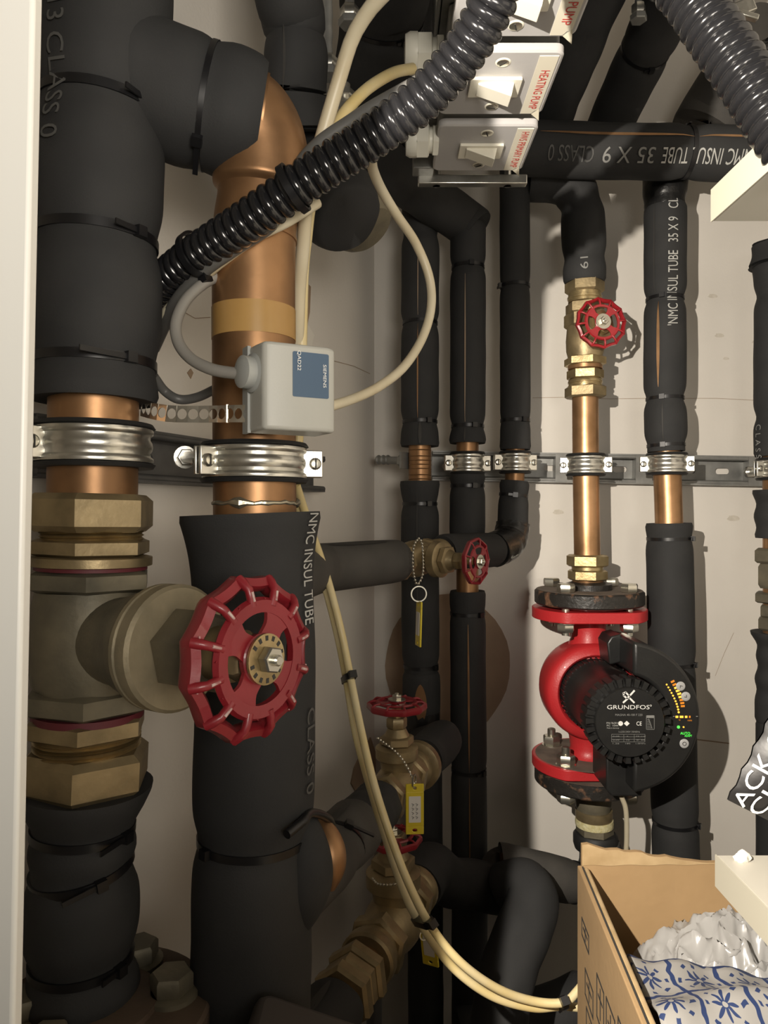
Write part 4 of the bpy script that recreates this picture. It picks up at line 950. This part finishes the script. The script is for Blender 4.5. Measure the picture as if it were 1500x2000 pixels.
# motor barrel and finned end
mo = MB().lathe(volu, [(.0445, .024), (.0445, .050), (.0415, .054), (.0415, .130), (.0455, .136), (.0455, .150), (.040, .156), (.0385, .156)], 56).obj('motor_barrel', PBLK, tp)
rib = MB()
for i in range(44):
    a = 2*PI*i/44; Mr = volu @ Matrix.Rotation(a, 4, 'Z'); rib.box(Mr, (.044, -.0008, .030), (.0462, .0008, .050))
rib.obj('ribbed_collar', PBLK, tp)
for i in range(28):
    a = 2*PI*i/28; Mr = volu @ Matrix.Rotation(a, 4, 'Z')
    MB().prism(Mr, [(.0385, -.0024), (.0475, -.0031), (.0475, .0031), (.0385, .0024)], .136, .160).obj('fin', PBLK, tp)
fp = MB().lathe(volu, [(.001, .158), (.0385, .158), (.0385, .1645), (.0378, .1655), (.001, .1655)], 56).obj('face_plate', PBLK, tp)
FD = PD-.1658
def fpos(x, y): return P(x, y, FD)
R_, U_ = Vector((1, 0, 0)), UP
text_flat('GRUNDFOS', fpos(1227, 1381), R_, U_, .0046, .047, LWHT, tp)
MB().lathe(frame(fpos(1271, 1378), FR), [(.0007, 0), (.001, 0), (.001, .0003), (.0007, .0003)], 12, closed=True).obj('emblem', LWHT, tp)
text_flat('MAGNA 40-100 F 220', fpos(1228, 1396), R_, U_, .0024, .030, LMID, tp)
text_flat('P/N 96281019', fpos(1199, 1412), R_, U_, .0019, .0165, LGRY, tp)
text_flat('PC  1044', fpos(1196, 1417), R_, U_, .0019, .0125, LGRY, tp)
text_flat('Made in Germany', fpos(1197, 1422), R_, U_, .0016, .0135, LGRY, tp)
text_flat('CE', fpos(1248, 1413), R_, U_, .0044, .0058, LWHT, tp)
text_flat('1x230-240V 50/60Hz', fpos(1229, 1429), R_, U_, .0019, .0235, LMID, tp)
em = MB(); M0 = frame(fpos(1224, 1413), FR, R_)
em.prism(M0, [(0, .0029), (.0032, 0), (0, -.0029), (-.0032, 0)], 0, .0003); em.lathe(frame(fpos(1212, 1413), FR), [(.0002, 0), (.0026, 0), (.0026, .0003), (.0002, .0003)], 16); em.obj('emblem', LWHT, tp)
# cross-shaped emblem above the name
em = MB(); M0 = frame(fpos(1228, 1361), FR, R_)
def stroke(b, M0, pts, w0):
    for (x0, y0), (x1, y1) in zip(pts[:-1], pts[1:]):
        L = math.hypot(x1-x0, y1-y0); a = math.atan2(y1-y0, x1-x0)
        b.box(M0 @ Matrix.Translation((x0, y0, 0)) @ Matrix.Rotation(a, 4, 'Z'), (-w0*.3, -w0/2, 0), (L+w0*.3, w0/2, .0003))
stroke(em, M0, [(-.0055, .0012), (-.0020, -.0016), (.0010, .0012), (.0060, .0068)], .0019)
stroke(em, M0, [(-.0055, .0012), (-.0060, .0040), (-.0034, .0052), (-.0008, .0022)], .0017)
stroke(em, M0, [(-.0014, -.0020), (-.0060, -.0062)], .0019); stroke(em, M0, [(.0014, -.0018), (.0058, -.0062)], .0019)
em.obj('emblem', LWHT, tp)
# rating table and graph
tbm = MB(); M0 = frame(fpos(1227, 1442), FR, R_)
for yy in (.0045, .0017, -.0011, -.0039): tbm.box(M0, (-.0185, yy-.00012, 0), (.0185, yy+.00012, .0003))
for xx in (-.0050, .0066, -.0185, .0185): tbm.box(M0, (xx-.00012, -.0039, 0), (xx+.00012, .0045, .0003))
tbm.obj('rating_table', LMID, tp)
for x, y, s_ in ((1203, 1437, '0.09'), (1203, 1444, '0.09'), (1203, 1451, '1.26'), (1225, 1437, 'W'), (1226, 1444, '10'), (1226, 1451, '180'), (1251, 1437, 'TF 110'), (1251, 1444, 'IP 44'), (1251, 1451, '1.0MPa')):
    text_flat(s_, fpos(x, y+1), R_, U_, .0014, .0018*len(s_), LMID, tp)
gr = MB(); M0 = frame(fpos(1270, 1411), FR, R_)
for a, b_ in (((-.0046, -.0079), (.0046, -.0075)), ((-.0046, .0075), (.0046, .0079)), ((-.0046, -.0079), (-.0042, .0079)), ((.0042, -.0079), (.0046, .0079)), ((-.004, .005), (.004, .0075))): gr.box(M0, (*a, 0), (*b_, .0003))
stroke(gr, M0, [(-.002, .004), (.002, -.0065)], .0006)
for i in range(6): stroke(gr, M0, [(-.0035, .003-i*.0018), (-.0005+i*.0005, .003-i*.0018)], .0004)
gr.obj('performance_graph', LMID, tp)
# crescent control box on the right side of the motor
cb = []
ri, ro = .0490, .0865
cut = .0105
a1 = math.acos(cut/ro); a0 = math.acos(cut/ri)
for i in range(33):
    a = a1-2*a1*i/32; cb.append((ro*math.cos(a), ro*math.sin(a)))
for i in range(25):
    a = -a0+2*a0*i/24; cb.append((ri*math.cos(a), ri*math.sin(a)))
Mc = frame((PX0, PD, PZ0), FR, (1, 0, 0))
co = MB().prism(Mc, cb, .060, .146).obj('control_box', PBLK, tp, bevel=.004)
MB().prism(Mc, [(-.002, .050), (.012, .053), (.012, .087), (.000, .084), (-.005, .076)], .058, .098).obj('box_shoulder', PBLK, tp, bevel=.002)
MB().prism(Mc, [(-.012, -.050), (-.012, -.092), (-.006, -.100), (.030, -.100), (.030, -.080), (.012, -.052)], .060, .118).obj('terminal_cover', PBLK, tp, bevel=.002)
CD = PD-.1463
def cpos(x, y): return P(x, y, CD)
for i in range(11):
    t = i/10; x = 1303+20*t+6*math.sin(t*PI*.5)*1.0-2; y = 1337+54*t; x = 1302+24*math.sin(t*1.35)
    MB().cyl(frame(cpos(x, y), FR), .0010+.0002*t, 0, .0004, 10).obj('indicator_dot', AMB, co)
for i in range(9):
    t = i/8; x = 1308+24*math.sin(.15+t*1.2); y = 1331+48*t
    MB().box(frame(cpos(x+2, y), FR, (1, 0, .5-.45*t)), (-.0022, -.0011, 0), (.0022, .0011, .0004)).obj('indicator_bar', AMB if i in (2, 3, 4, 5) else AMBD, co)
for x, w0 in ((1322, .0030), (1331, .0040), (1340, .0026), (1347, .0018)):
    MB().box(frame(cpos(x, 1400), FR), (-w0/2, -.0012, 0), (w0/2, .0012, .0004)).obj('indicator_bar', AMB if x < 1345 else AMBD, co)
for x in (1316, 1361): MB().box(frame(cpos(x, 1399), FR), (-.001, -.0002, 0), (.001, .0002, .0004)).obj('tick_mark', LGRY, co)
MB().cyl(frame(cpos(1325, 1420), FR), .0017, 0, .0004, 14).obj('green_light', GRN, co)
MB().cyl(frame(cpos(1335, 1420), FR), .0010, 0, .0004, 12).obj('indicator_dot', AMB, co)
text_flat('AUTO', cpos(1338, 1432), R_, U_, .0029, .0110, GRN, co); text_flat('ADAPT', cpos(1344, 1437), R_, U_, .0023, .0085, GRN, co)
text_flat('100%', cpos(1347, 1407), R_, U_, .0016, .0050, AMBD, co)
text_flat('Q', cpos(1327, 1406), R_, U_, .0018, .0018, AMBD, co)
for x, y, ang in ((1329, 1340, .6), (1339, 1360, -2.4), (1336, 1452, 9)):
    bo = MB().lathe(frame(cpos(x, y), FR), [(.0052, 0), (.0052, .0007), (.0044, .0012), (.001, .0012)], 24).obj('button', BTN, co)
    M0 = frame(cpos(x, y)+FR*.0012, FR, R_)
    q = MB()
    if ang < 5:
        M0 = M0 @ Matrix.Rotation(ang, 4, 'Z'); stroke(q, M0, [(-.0016, -.001), (0, .0010), (.0016, -.001)], .0006)
    else: q.lathe(M0, [(.0017, 0), (.0023, 0), (.0023, .0003), (.0017, .0003)], 20, closed=True)
    # symbols are printed in dark ink on the buttons
    me_o = q.obj('button_symbol', INK, tp)
# pump tail: brass, hemp band, rubber clip
zt = lambda y: H+(1000-y)/F*PD
X0p = lambda y: (1158+(y-1560)*.06-750)/F*PD
tt = thing('pump_tail_fitting', 'brass tail fitting with frayed hemp under the red pump', 'pipe fitting', (X0p(1640), PD, zt(1650)))
def tl_(y0, y1, r0, r1, m, nm, hx=False, ph=.2):
    M0 = frame((X0p((y0+y1)/2), PD, zt(y1)), UP, FR); L = zt(y0)-zt(y1); q = MB()
    if hx: q.hexa(M0, r0, 0, L, L*.15, ph)
    else: q.lathe(M0, [(r1, 0), ((r0+r1)/2+.0006, L*.5), (r0, L)], 32)
    q.obj(nm, m, tt)
tl_(1552, 1582, .024, .022, BRSG, 'neck'); tl_(1580, 1600, .024, .0235, BRS, 'tail_ring'); tl_(1598, 1612, .0245, .0245, HEMP, 'hemp_band'); tl_(1611, 1628, .0245, 0, BRSG, 'tail_nut', True); tl_(1626, 1642, .021, .021, BRSG, 'tail_ring')
b = MB().lathe(frame((X0p(1640), PD, zt(1640)), UP), [(.020, -.012), (.027, -.011), (.029, -.004), (.029, .006), (.026, .010), (.020, .010)], 36); b.obj('rubber_collar', RUB, tt)
run('grey-lagged pipe turning left under the pump, strapped, behind the cardboard box', [P(1172, 1645, PD), P(1172, 1690, PD), P(1155, 1722, PD), P(1115, 1722, .97), P(1060, 1708, .95), P(985, 1690, .94), P(972, 1690, .94)], .0272, 41, bands=(.42,), m=FOAM2, amp=.02)
cable('pump_cable', [P(1214, 1556, .885), P(1222, 1580, .89), P(1224, 1620, .90), P(1222, 1670, .91), P(1212, 1740, .92)], .0030, CREAM, 'short cream cable dropping from the pump into the cardboard box area')

# ------------------------------------------------------------------ lower centre branches and valves
v2 = P(775, 1535, .75); v3 = P(768, 1800, .75)
bd = Vector((.384, 1, 0)).normalized()
def along(v, t): return v+bd*t
b2 = Path([along(v2, -.26), along(v2, -.18), along(v2, -.12), along(v2, -.06), along(v2, -.045)], 80)
tb2 = thing('insulated_pipe', 'torn grey-lagged branch from the large riser to the middle brass valve', 'pipe', b2.p[0])
rf = sleeve(b2, 0, b2.L*.72, .0262, tb2, rin=.016, seed=51, amp=.03, m=FOAM2, bands=[b2.L*.5], pinch=.05)
MB().tube(b2.sub(0, b2.L, 10), .0155, 24).obj('copper_pipe', COP, tb2)
MB().tube(b2.sub(b2.L*.70, b2.L*.97, 12), lambda i, a: .0235*(1+.10*noise.noise(Vector((math.cos(a)*2.5, math.sin(a)*2.5, i*.6)))), 26).obj('tape_wrap', FOAM, tb2)
tie(b2, b2.L*.5, .0252, tb2, .2, .02, tilt=.5)
seam(b2, b2.L*.45, b2.L*.66, rf, .75, .0035, INK, tb2, 'torn_slit')
# copper showing where the riser's lagging gapes at the branch
cp = MB().tube(Path([P(622, 1600, .515), P(641, 1645, .507), P(648, 1690, .502), P(640, 1735, .500)], 30).p, [.0052+.0052*math.sin(PI*i/30) for i in range(31)], 14)
cp.obj('exposed_copper', COP, tb2)
gl = Path([P(588, 1585, .500), P(592, 1650, .494), P(590, 1730, .492), P(572, 1850, .494)], 40)
go = MB().tube(gl.p, [.008+.012*math.sin(PI*min(1, i/40*1.15)) for i in range(41)], 24).obj('gaping_lagging', FOAM, rbp)
loop = MB().tube(Path([P(560, 1630, .455), P(590, 1605, .468), P(608, 1588, .485), P(640, 1598, .51), P(652, 1625, .53)], 40).p, .0030, 10); loop.obj('cable_tie', TIE, rbp)
gate_valve('middle brass gate valve with level red wheel and bead chain', v2, bd, UP, .92, .0300, .082, BRS, REDW, ns=4, nl=10)
b2b = Path([along(v2, .056), along(v2, .10), along(v2, .16), P(828, 1455, .965), P(826, 1415, .985)], 80)
tb2b = thing('insulated_pipe', 'dark elbow rising from the middle valve to the leftmost back pipe', 'pipe', b2b.p[-1])
sleeve(b2b, b2b.L*.14, b2b.L*.93, .0245, tb2b, rin=.015, seed=52, amp=.03, m=FOAM); MB().tube(b2b.sub(0, b2b.L, 30), .0150, 20).obj('copper_pipe', COP, tb2b)
MB().lathe(frame(along(v2, .064), bd), [(.0225, -.005), (.0265, -.003), (.0265, .006), (.0225, .008)], 32).obj('collar', BRS, tb2b)
gate_valve('lowest brass gate valve with dark red wheel, partly behind the cable pair', v3, bd, UP, 1.18, .0290, .085, BRS, REDW, ns=4, nl=10)
b3 = Path([along(v3, -.28), along(v3, -.20), along(v3, -.14), along(v3, -.065)], 60)
tb3 = thing('insulated_pipe', 'torn black-lagged branch running forward-left from the lowest brass valve', 'pipe', b3.p[0])
rf = sleeve(b3, 0, b3.L*.66, .0262, tb3, rin=.016, seed=53, amp=.04, m=FOAM, bands=[b3.L*.35], pinch=.1); MB().tube(b3.sub(0, b3.L, 10), .0165, 20).obj('copper_pipe', COP, tb3)
seam(b3, b3.L*.36, b3.L*.62, rf, .6, .004, INK, tb3, 'torn_slit')
for t, r in ((-.092, .0290), (-.106, .0255), (-.122, .0280)):
    MB().hexa(frame(along(v3, t), bd), r, -.0075, .0075, .003, .4).obj('union_nut', BRS, tb3)
run('black-lagged pipe bending right from the lowest valve along the wall', [along(v3, .075), along(v3, .12), P(880, 1722, .90), P(930, 1728, .92), P(985, 1740, .92)], .0290, 54, amp=.04)
run('short thick black-lagged elbow dropping to the floor beside the lowest valve', [P(985, 1738, .90), P(1022, 1728, .885), P(1040, 1752, .865), P(1025, 1810, .84), P(995, 1890, .81), P(975, 1990, .78), P(965, 2100, .76)], .0300, 55, amp=.05)
b = MB().cyl(frame((P(731, 1880, .80).x, .80, 0), UP), .0085, 0, P(731, 1800, .80).z, 16)
tag(b.obj('floor_pipe', RAILD), 'thin dark vertical pipe under the lowest brass valve', 'pipe')
t, p, r_ = run('black-lagged pipe low on the floor beside the cardboard box', [P(1150, 1960, .98), P(1090, 1985, .97), P(1010, 2010, .96), P(900, 2035, .95)], .040, 56, amp=.03)
# branch rear pipe continuing below the leftmost back pipe
t, p, r_ = run('dark vertical pipe behind the middle valve, below the leftmost back pipe', [P(829, 1500, 1.0), P(830, 1700, 1.0), P(831, 1900, 1.0), P(832, 2150, 1.0)], .0240, 57, amp=.015)

# dark housing at the bottom edge
eq = thing('equipment_housing', 'dark brown equipment housing with white label at the bottom edge', 'housing', (-.10, .43, 0))
eo = P(522, 1934, .45); ex = (P(722, 2002, .45)-eo); el_ = ex.length; ex.normalize(); en = ex.cross(FR).normalized(); en = en if en.z > 0 else -en
Me = frame(eo+ex*el_*.5+FR*.05, en, ex)
MB().prism(Me, rpoly(el_*1.15, .10, .010), -.20, .0).obj('cover', EQP, eq, bevel=.005)
yb = (Me.to_3x3() @ Vector((0, 1, 0))).y; yf = -.0502 if yb > 0 else .0502
MB().box(Me, (-el_*.60, min(yf, yf*1.02), -.05), (-el_*.3, max(yf, yf*1.02), -.006)).obj('label', PAPR, eq)
MB().lathe(Me @ Matrix.Translation((-el_*.5, yf*.75, 0)), [(.0045, -.002), (.0045, .001), (.002, .002)], 16).obj('screw', SILV, eq)

# ------------------------------------------------------------------ bead chains and yellow key tags
def bead_chain(label, pts, r=.0014, pitch=.0036, ring=None):
    p = Path(pts, 200); t = thing('bead_chain', label, 'chain', p.p[-1]); n = int(p.L/pitch); b = MB()
    for i in range(n+1):
        c = p.at(p.L*i/n); b.lathe(frame(c, UP), [(.0001, -r), (r*.7, -r*.7), (r, 0), (r*.7, r*.7), (.0001, r)], 8)
    b.tube(p.sub(0, p.L, n), r*.3, 6); b.obj('beads', SILV, t); t2_ = t
    if ring:
        c, R, nn = ring; M0 = frame(c, nn)
        MB().lathe(M0, [(R-.0006, -.0006), (R+.0006, -.0006), (R+.0006, .0006), (R-.0006, .0006)], 32, closed=True).obj('split_ring', SILV, t)
    return t
bead_chain('bead chain looped round the branch valve, holding a narrow yellow tag', [P(818, 1052, .765), P(810, 1062, .76), P(806, 1085, .757), P(807, 1115, .757), P(813, 1140, .76), P(820, 1136, .762), P(826, 1118, .766), P(826, 1085, .77), P(824, 1060, .772), P(818, 1052, .77)], ring=(P(818, 1160, .76), .0078, Vector((.12, -1, 0))))
def key_tag(label, c, right, up, wd, ht, text=True, bend=0.):
    t = thing('key_tag', label, 'key tag', c); r = Vector(right).normalized(); u = Vector(up).normalized(); n = r.cross(u)
    M0 = frame(c, n, r); b = MB()
    pol = rpoly(wd, ht, .003)
    hole = [(.0016*math.cos(2*PI*k/12), ht*.40+.0016*math.sin(2*PI*k/12)) for k in range(12)]
    b.prism(M0, rpoly(wd, ht*.70, .001), -.001, .001)
    b.plate_hole(M0, -wd/2, wd/2, ht*.34, ht*.5, [(x, y+ht*.02) for x, y in hole], -.001, .001)
    b.plate_hole(M0, -wd/2, wd/2, -ht*.5, -ht*.34, [(x*1.4, -(y+ht*.02)) for x, y in hole][::-1], -.001, .001)
    b.obj('tag_body', TAG, t, bevel=.0006)
    lb = MB().prism(M0, rpoly(wd*.66, ht*.52, .0006), .0008, .0014).obj('paper_insert', PAPR, t)
    if text:
        q = MB()
        for i, L in enumerate((.55, .45)):
            x = -wd*.12+i*wd*.22
            for k in range(4):
                y = ht*.12-k*ht*.085; stroke(q, M0 @ Matrix.Translation((0, 0, .0015)), [(x-wd*.05, y), (x+wd*.06, y-ht*.02), (x-.0002, y-ht*.05)], .00045)
        q.obj('handwriting', LMID, t)
    return t
key_tag('narrow yellow key tag seen edge-on, hanging from the branch valve', P(818, 1218, .76), (.24, -.95, 0), (.03, 0, 1), .0165, .046, False)
key_tag('yellow key tag with paper insert hanging from the middle brass valve', P(810, 1580, .70), (1, .06, 0), (.02, 0, 1), .0172, .0475)
bead_chain('bead chain draped over the bonnet of the middle valve', [P(738, 1442, .728), P(752, 1452, .722), P(770, 1466, .718), P(785, 1482, .712), P(796, 1500, .705), P(803, 1514, .702), P(808, 1530, .70)], ring=(P(809, 1525, .70), .0055, Vector((1, -.35, 0))))
bead_chain('bead chain lying round the neck of the lowest valve', [P(728, 1716, .725), P(738, 1726, .715), P(760, 1728, .708), P(785, 1726, .71), P(806, 1740, .70), P(822, 1780, .69), P(828, 1822, .685)], ring=(P(829, 1826, .685), .0045, Vector((.3, -1, 0))))
key_tag('yellow key tag half hidden behind the cable pair at the lowest valve', P(838, 1845, .685), (.85, -.5, .05), (-.22, 0, 1), .0165, .040, False)

# ------------------------------------------------------------------ shelves, cardboard box and its contents
def shelf(label, x0, x1, d0, d1, z0, z1):
    t = thing('shelf', label, 'shelf', (x0, d1, z0))
    MB().box(I4, (x0+.0008, d0, z0), (x1, d1-.0008, z1)).obj('board', SHLF, t, bevel=.0006)
    MB().box(I4, (x0, d0, z0), (x0+.0008, d1, z1)).obj('edging', EDGE, t)
    return t
shelf('pale board shelf end at the upper right, seen from below', .1825, .60, -.02, .413, H+.162, H+.180)
shelf('pale board shelf at the lower right, above the cardboard box', .1880, .60, -.02, .420, H-.2125, H-.1945)
shelf('lower board shelf under the cardboard box', .120, .60, -.02, .580, H-.500, H-.482)

bx = thing('cardboard_box', 'torn open cardboard box under the lower shelf', 'box', (.24, .45, H-.482))
zr = H-.2676; zbm = H-.481; th_ = .0035
BL, FLp = Vector((.1500, .560, 0)), Vector((.1290, .250, 0))
b = MB(); Bs = Path([Vector((BL.x, BL.y, 0)), Vector((BL.x+.22, BL.y+.004, 0))], 40, raw=True)
# back panel with torn top edge
n = 48; tops = []
for i in range(n+1):
    t = i/n; x = BL.x+.22*t; base = .0155*(1-t*2.2) if t < .42 else .0012
    tops.append(Vector((x, BL.y+.004*t, zr+max(base, .001)+.0022*noise.noise(Vector((t*18, 0, 0)))+.001*noise.noise(Vector((t*60, 2, 0))))))
vs = []
for q in tops: vs += [Vector((q.x, q.y, zbm)), q, Vector((q.x, q.y+th_, q.z)), Vector((q.x, q.y+th_, zbm))]
fs = [(4*i+k, 4*i+(k+1) % 4, 4*(i+1)+(k+1) % 4, 4*(i+1)+k) for i in range(n) for k in range(4)]+[(0, 3, 2, 1), (4*n, 4*n+1, 4*n+2, 4*n+3)]
b.add(vs, fs).obj('back_panel', CARD, bx)
cr = MB(); vs = []
for i in range(n+1):
    t = i/n; q = tops[i]; vs += [Vector((q.x, q.y-.0006, min(zr+.0004*math.sin(i), q.z))), Vector((q.x, q.y-.0006, q.z))]
cr.add(vs, [(2*i, 2*i+1, 2*i+3, 2*i+2) for i in range(n)]).obj('torn_edge', CARDI, bx)
# left panel with folded-down lip
dirL = (FLp-BL).normalized(); nl_ = Vector((dirL.y, -dirL.x, 0)); nl_ = nl_ if nl_.x > 0 else -nl_
L = (FLp-BL).length; Ml = frame(Vector((BL.x, BL.y, zbm)), nl_, dirL)
flip = (Ml.to_3x3() @ Vector((0, 1, 0))).z
hh = zr-zbm; sgn = 1 if flip > 0 else -1
def yl(v): return sgn*v
bl = MB().box(Ml, (0, min(0, yl(hh)), -th_), (L, max(0, yl(hh)), 0)); bl.obj('side_panel', CARD, bx, bevel=.0008)
lip = MB().box(Ml, (.004, min(yl(hh-.05), yl(hh+.0006)), 0), (L, max(yl(hh-.05), yl(hh+.0006)), .0042)); lip.obj('folded_lip', CARDI, bx, bevel=.0015)
MB().box(Ml, (.004, min(yl(hh+.0004), yl(hh+.0010)), -.0009), (L, max(yl(hh+.0004), yl(hh+.0010)), .0002)).obj('fold_line', INK, bx)
pr = MB()
Mo = Ml @ Matrix.Translation((0, 0, -th_-.0003))
def pstroke(x0, v0, x1, v1, w0=.0016):
    stroke(pr, Mo, [(x0, yl(v0)), (x1, yl(v1))], w0)
for (xa, va, ww, hv) in ((.018, hh-.030, .024, .012), (.030, hh-.060, .026, .018), (.034, hh-.085, .022, .03), (.068, hh-.040, .020, .028), (.095, hh-.038, .022, .03), (.070, hh-.075, .050, .022), (.125, hh-.030, .020, .040), (.150, hh-.030, .022, .045), (.178, hh-.03, .03, .05)):
    pstroke(xa, va, xa+ww, va); pstroke(xa+ww, va, xa+ww, va-hv); pstroke(xa+ww, va-hv, xa, va-hv); pstroke(xa, va-hv, xa, va); pstroke(xa+ww*.5, va-hv*.15, xa+ww*.5, va-hv*.85); pstroke(xa+ww*.2, va-hv*.4, xa+ww*.8, va-hv*.4)
pr.obj('printed_marks', INK, bx)
MB().box(I4, (BL.x+.22, .25, zbm), (BL.x+.2235, .565, zr)).obj('side_panel', CARD, bx)
MB().box(I4, (FLp.x, .25, zbm), (BL.x+.22, .2535, zr-.02)).obj('front_panel', CARD, bx)
MB().box(I4, (FLp.x+.002, .25, zbm), (BL.x+.22, .562, zbm+.0035)).obj('bottom_panel', CARD, bx)

# crumpled white bag
def crumple(name, c, size, m, seed, sub=5, amp=.35, freq=3.2):
    import bmesh
    bm = bmesh.new(); bmesh.ops.create_icosphere(bm, subdivisions=sub, radius=1)
    for v in bm.verts:
        q = v.co.copy(); a = noise.noise(q*freq*.5+Vector((seed, 0, 0))); bfold = abs(noise.noise(q*freq+Vector((0, seed, 0)))); cfold = abs(noise.noise(q*freq*2.3+Vector((0, 0, seed))))
        v.co = q*(1+amp*a-.28*bfold-.14*cfold)
        v.co = Vector((v.co.x*size[0], v.co.y*size[1], v.co.z*size[2]))+c
    me = bpy.data.meshes.new(name); bm.to_mesh(me); bm.free(); me.materials.append(m)
    me.polygons.foreach_set('use_smooth', [True]*len(me.polygons))
    try: me.set_sharp_from_angle(angle=math.radians(28))
    except Exception: pass
    o = bpy.data.objects.new(name, me); C.objects.link(o); return o
nx, ny = 120, 80; vs = []
for j in range(ny+1):
    for i in range(nx+1):
        u, v = i/nx*2-1, j/ny*2-1; q = Vector((u*2.2, v*1.6, 0))
        dome = max(0, 1-(u*u*.9+v*v)**1.3*.75)
        rid = 1-abs(noise.noise(q*1.1+Vector((3, 1, 5))))*2.2; rid2 = 1-abs(noise.noise(q*2.4+Vector((9, 4, 2))))*2.0; rid3 = 1-abs(noise.noise(q*5.2+Vector((1, 7, 8))))*2
        h = dome*.072+(rid*.013+rid2*.010+rid3*.004)*(.5+.5*dome)
        vs.append(Vector((.254+u*.094+.006*noise.noise(q*2+Vector((7, 0, 0))), .500+v*.052+.008*rid2-.012*u*v, H-.372+h)))
bag = MB().add(vs, [(j*(nx+1)+i, j*(nx+1)+i+1, (j+1)*(nx+1)+i+1, (j+1)*(nx+1)+i) for j in range(ny) for i in range(nx)]).obj('plastic_bag', BAGW, sharp=55)
bs = bag.modifiers.new('solid', 'SOLIDIFY'); bs.thickness = .0008
tag(bag, 'crumpled white polythene bag in the cardboard box', 'bag')
# patterned cloth
nx, ny = 70, 56; vs = []; uvs = []
x0, x1, y0_, y1_ = .139, .362, .262, .500
for j in range(ny+1):
    for i in range(nx+1):
        u, v = i/nx, j/ny; x = x0+.006+(x1-x0)*u; y = y0_+(y1_-y0_)*v; x += .010*v
        h = H-.300+.020*v+.010*noise.noise(Vector((u*4, v*3, 1)))+.006*noise.noise(Vector((u*9, v*8, 4)))-.05*max(0, v-.86)/.14*.8
        ridge = .012*math.exp(-((v-.62-.05*math.sin(u*5))/.07)**2); h += ridge
        vs.append(Vector((x, y, h))); uvs.append((u*7.2+.3*v, v*7.0))
fs = [(j*(nx+1)+i, j*(nx+1)+i+1, (j+1)*(nx+1)+i+1, (j+1)*(nx+1)+i) for j in range(ny) for i in range(nx)]
o = MB().add(vs, fs).obj('patterned_cloth', CLOTH, sharp=80)
ul = o.data.uv_layers.new(name='UVMap')
for l in o.data.loops: ul.data[l.index].uv = uvs[l.vertex_index]
so = o.modifiers.new('solid', 'SOLIDIFY'); so.thickness = .003; so.offset = -1
tag(o, 'white cloth with blue tile pattern folded in the cardboard box', 'cloth')

# snack bag on the lower shelf
rr = Vector((.45, 0, .89)).normalized(); uu = Vector((-.89, 0, .45)).normalized()
cor = P(1421, 1562, .392); W_, Hh = .135, .115
tsn = thing('snack_bag', 'black crisp packet with white lettering and red panel on the lower shelf', 'snack bag', cor)
nx, ny = 30, 26; vs = []
for side in (1, -1):
    for j in range(ny+1):
        for i in range(nx+1):
            u, v = i/nx, j/ny; bul = (math.sin(PI*u)*math.sin(PI*v))**.6*.022
            wob = .0025*noise.noise(Vector((u*6, v*6, side)))+.0012*noise.noise(Vector((u*15, v*15, side*3)))
            edge = min(u, 1-u, v, 1-v); wob *= min(1, edge*8)
            p = cor+rr*(u*W_)-uu*(v*Hh)+Vector((0, -side*(bul+.0006)+wob, 0))
            p += uu*(.0008*math.sin(u*60)*(v < .01))
            vs.append(p)
m_ = (nx+1)*(ny+1); fs = []
for s_ in range(2):
    for j in range(ny):
        for i in range(nx):
            q = (s_*m_+j*(nx+1)+i, s_*m_+j*(nx+1)+i+1, s_*m_+(j+1)*(nx+1)+i+1, s_*m_+(j+1)*(nx+1)+i); fs.append(q if s_ else q[::-1])
def onbag(u, v, off=.0009):
    bul = (math.sin(PI*u)*math.sin(PI*v))**.6*.022; wob = .0025*noise.noise(Vector((u*6, v*6, 1)))+.0012*noise.noise(Vector((u*15, v*15, 3))); wob *= min(1, min(u, 1-u, v, 1-v)*8)
    return cor+rr*(u*W_)-uu*(v*Hh)+Vector((0, -(bul+.0006)+wob-off, 0))
MB().add(vs, fs).obj('packet', BLKP, tsn, sharp=60)
def bag_text(s, u0, u1, v, h):
    vs, fs = text_geo(s); xa = min(q[0] for q in vs); xb = max(q[0] for q in vs); ya = min(q[1] for q in vs); yb = max(q[1] for q in vs)
    MB().add([onbag(u0+(u1-u0)*(x-xa)/(xb-xa), v-h*((y-ya)/(yb-ya)-.5)) for x, y in vs], fs).obj('lettering', LWHT, tsn)
bag_text('ACK &', .0, .33, .042, .062); bag_text('CKER', .0, .30, .120, .070)
nn = 20; pl_ = [onbag(.36+.30*math.cos(2*PI*k/nn), .52+.22*math.sin(2*PI*k/nn), .0006) for k in range(nn)]; pc = onbag(.44, .44, .0008)
nr = 5; vs = [pc]
for k_ in range(1, nr+1):
    for k in range(nn): vs.append(onbag(.44+.26*k_/nr*math.cos(2*PI*k/nn), .44+.20*k_/nr*math.sin(2*PI*k/nn), .0008))
fs = [(0, 1+k, 1+(k+1) % nn) for k in range(nn)]+[(1+(r-1)*nn+k, 1+r*nn+k, 1+r*nn+(k+1) % nn, 1+(r-1)*nn+(k+1) % nn) for r in range(1, nr) for k in range(nn)]
MB().add(vs, fs).obj('red_panel', BAGR, tsn)
tag(crumple('tissue', P(1450, 1676, .412)+Vector((0, 0, .0005)), (.0045, .003, .0042), FILL, 8.1, sub=3), 'scrap of white tissue on the lower shelf edge under the crisp packet', 'tissue')
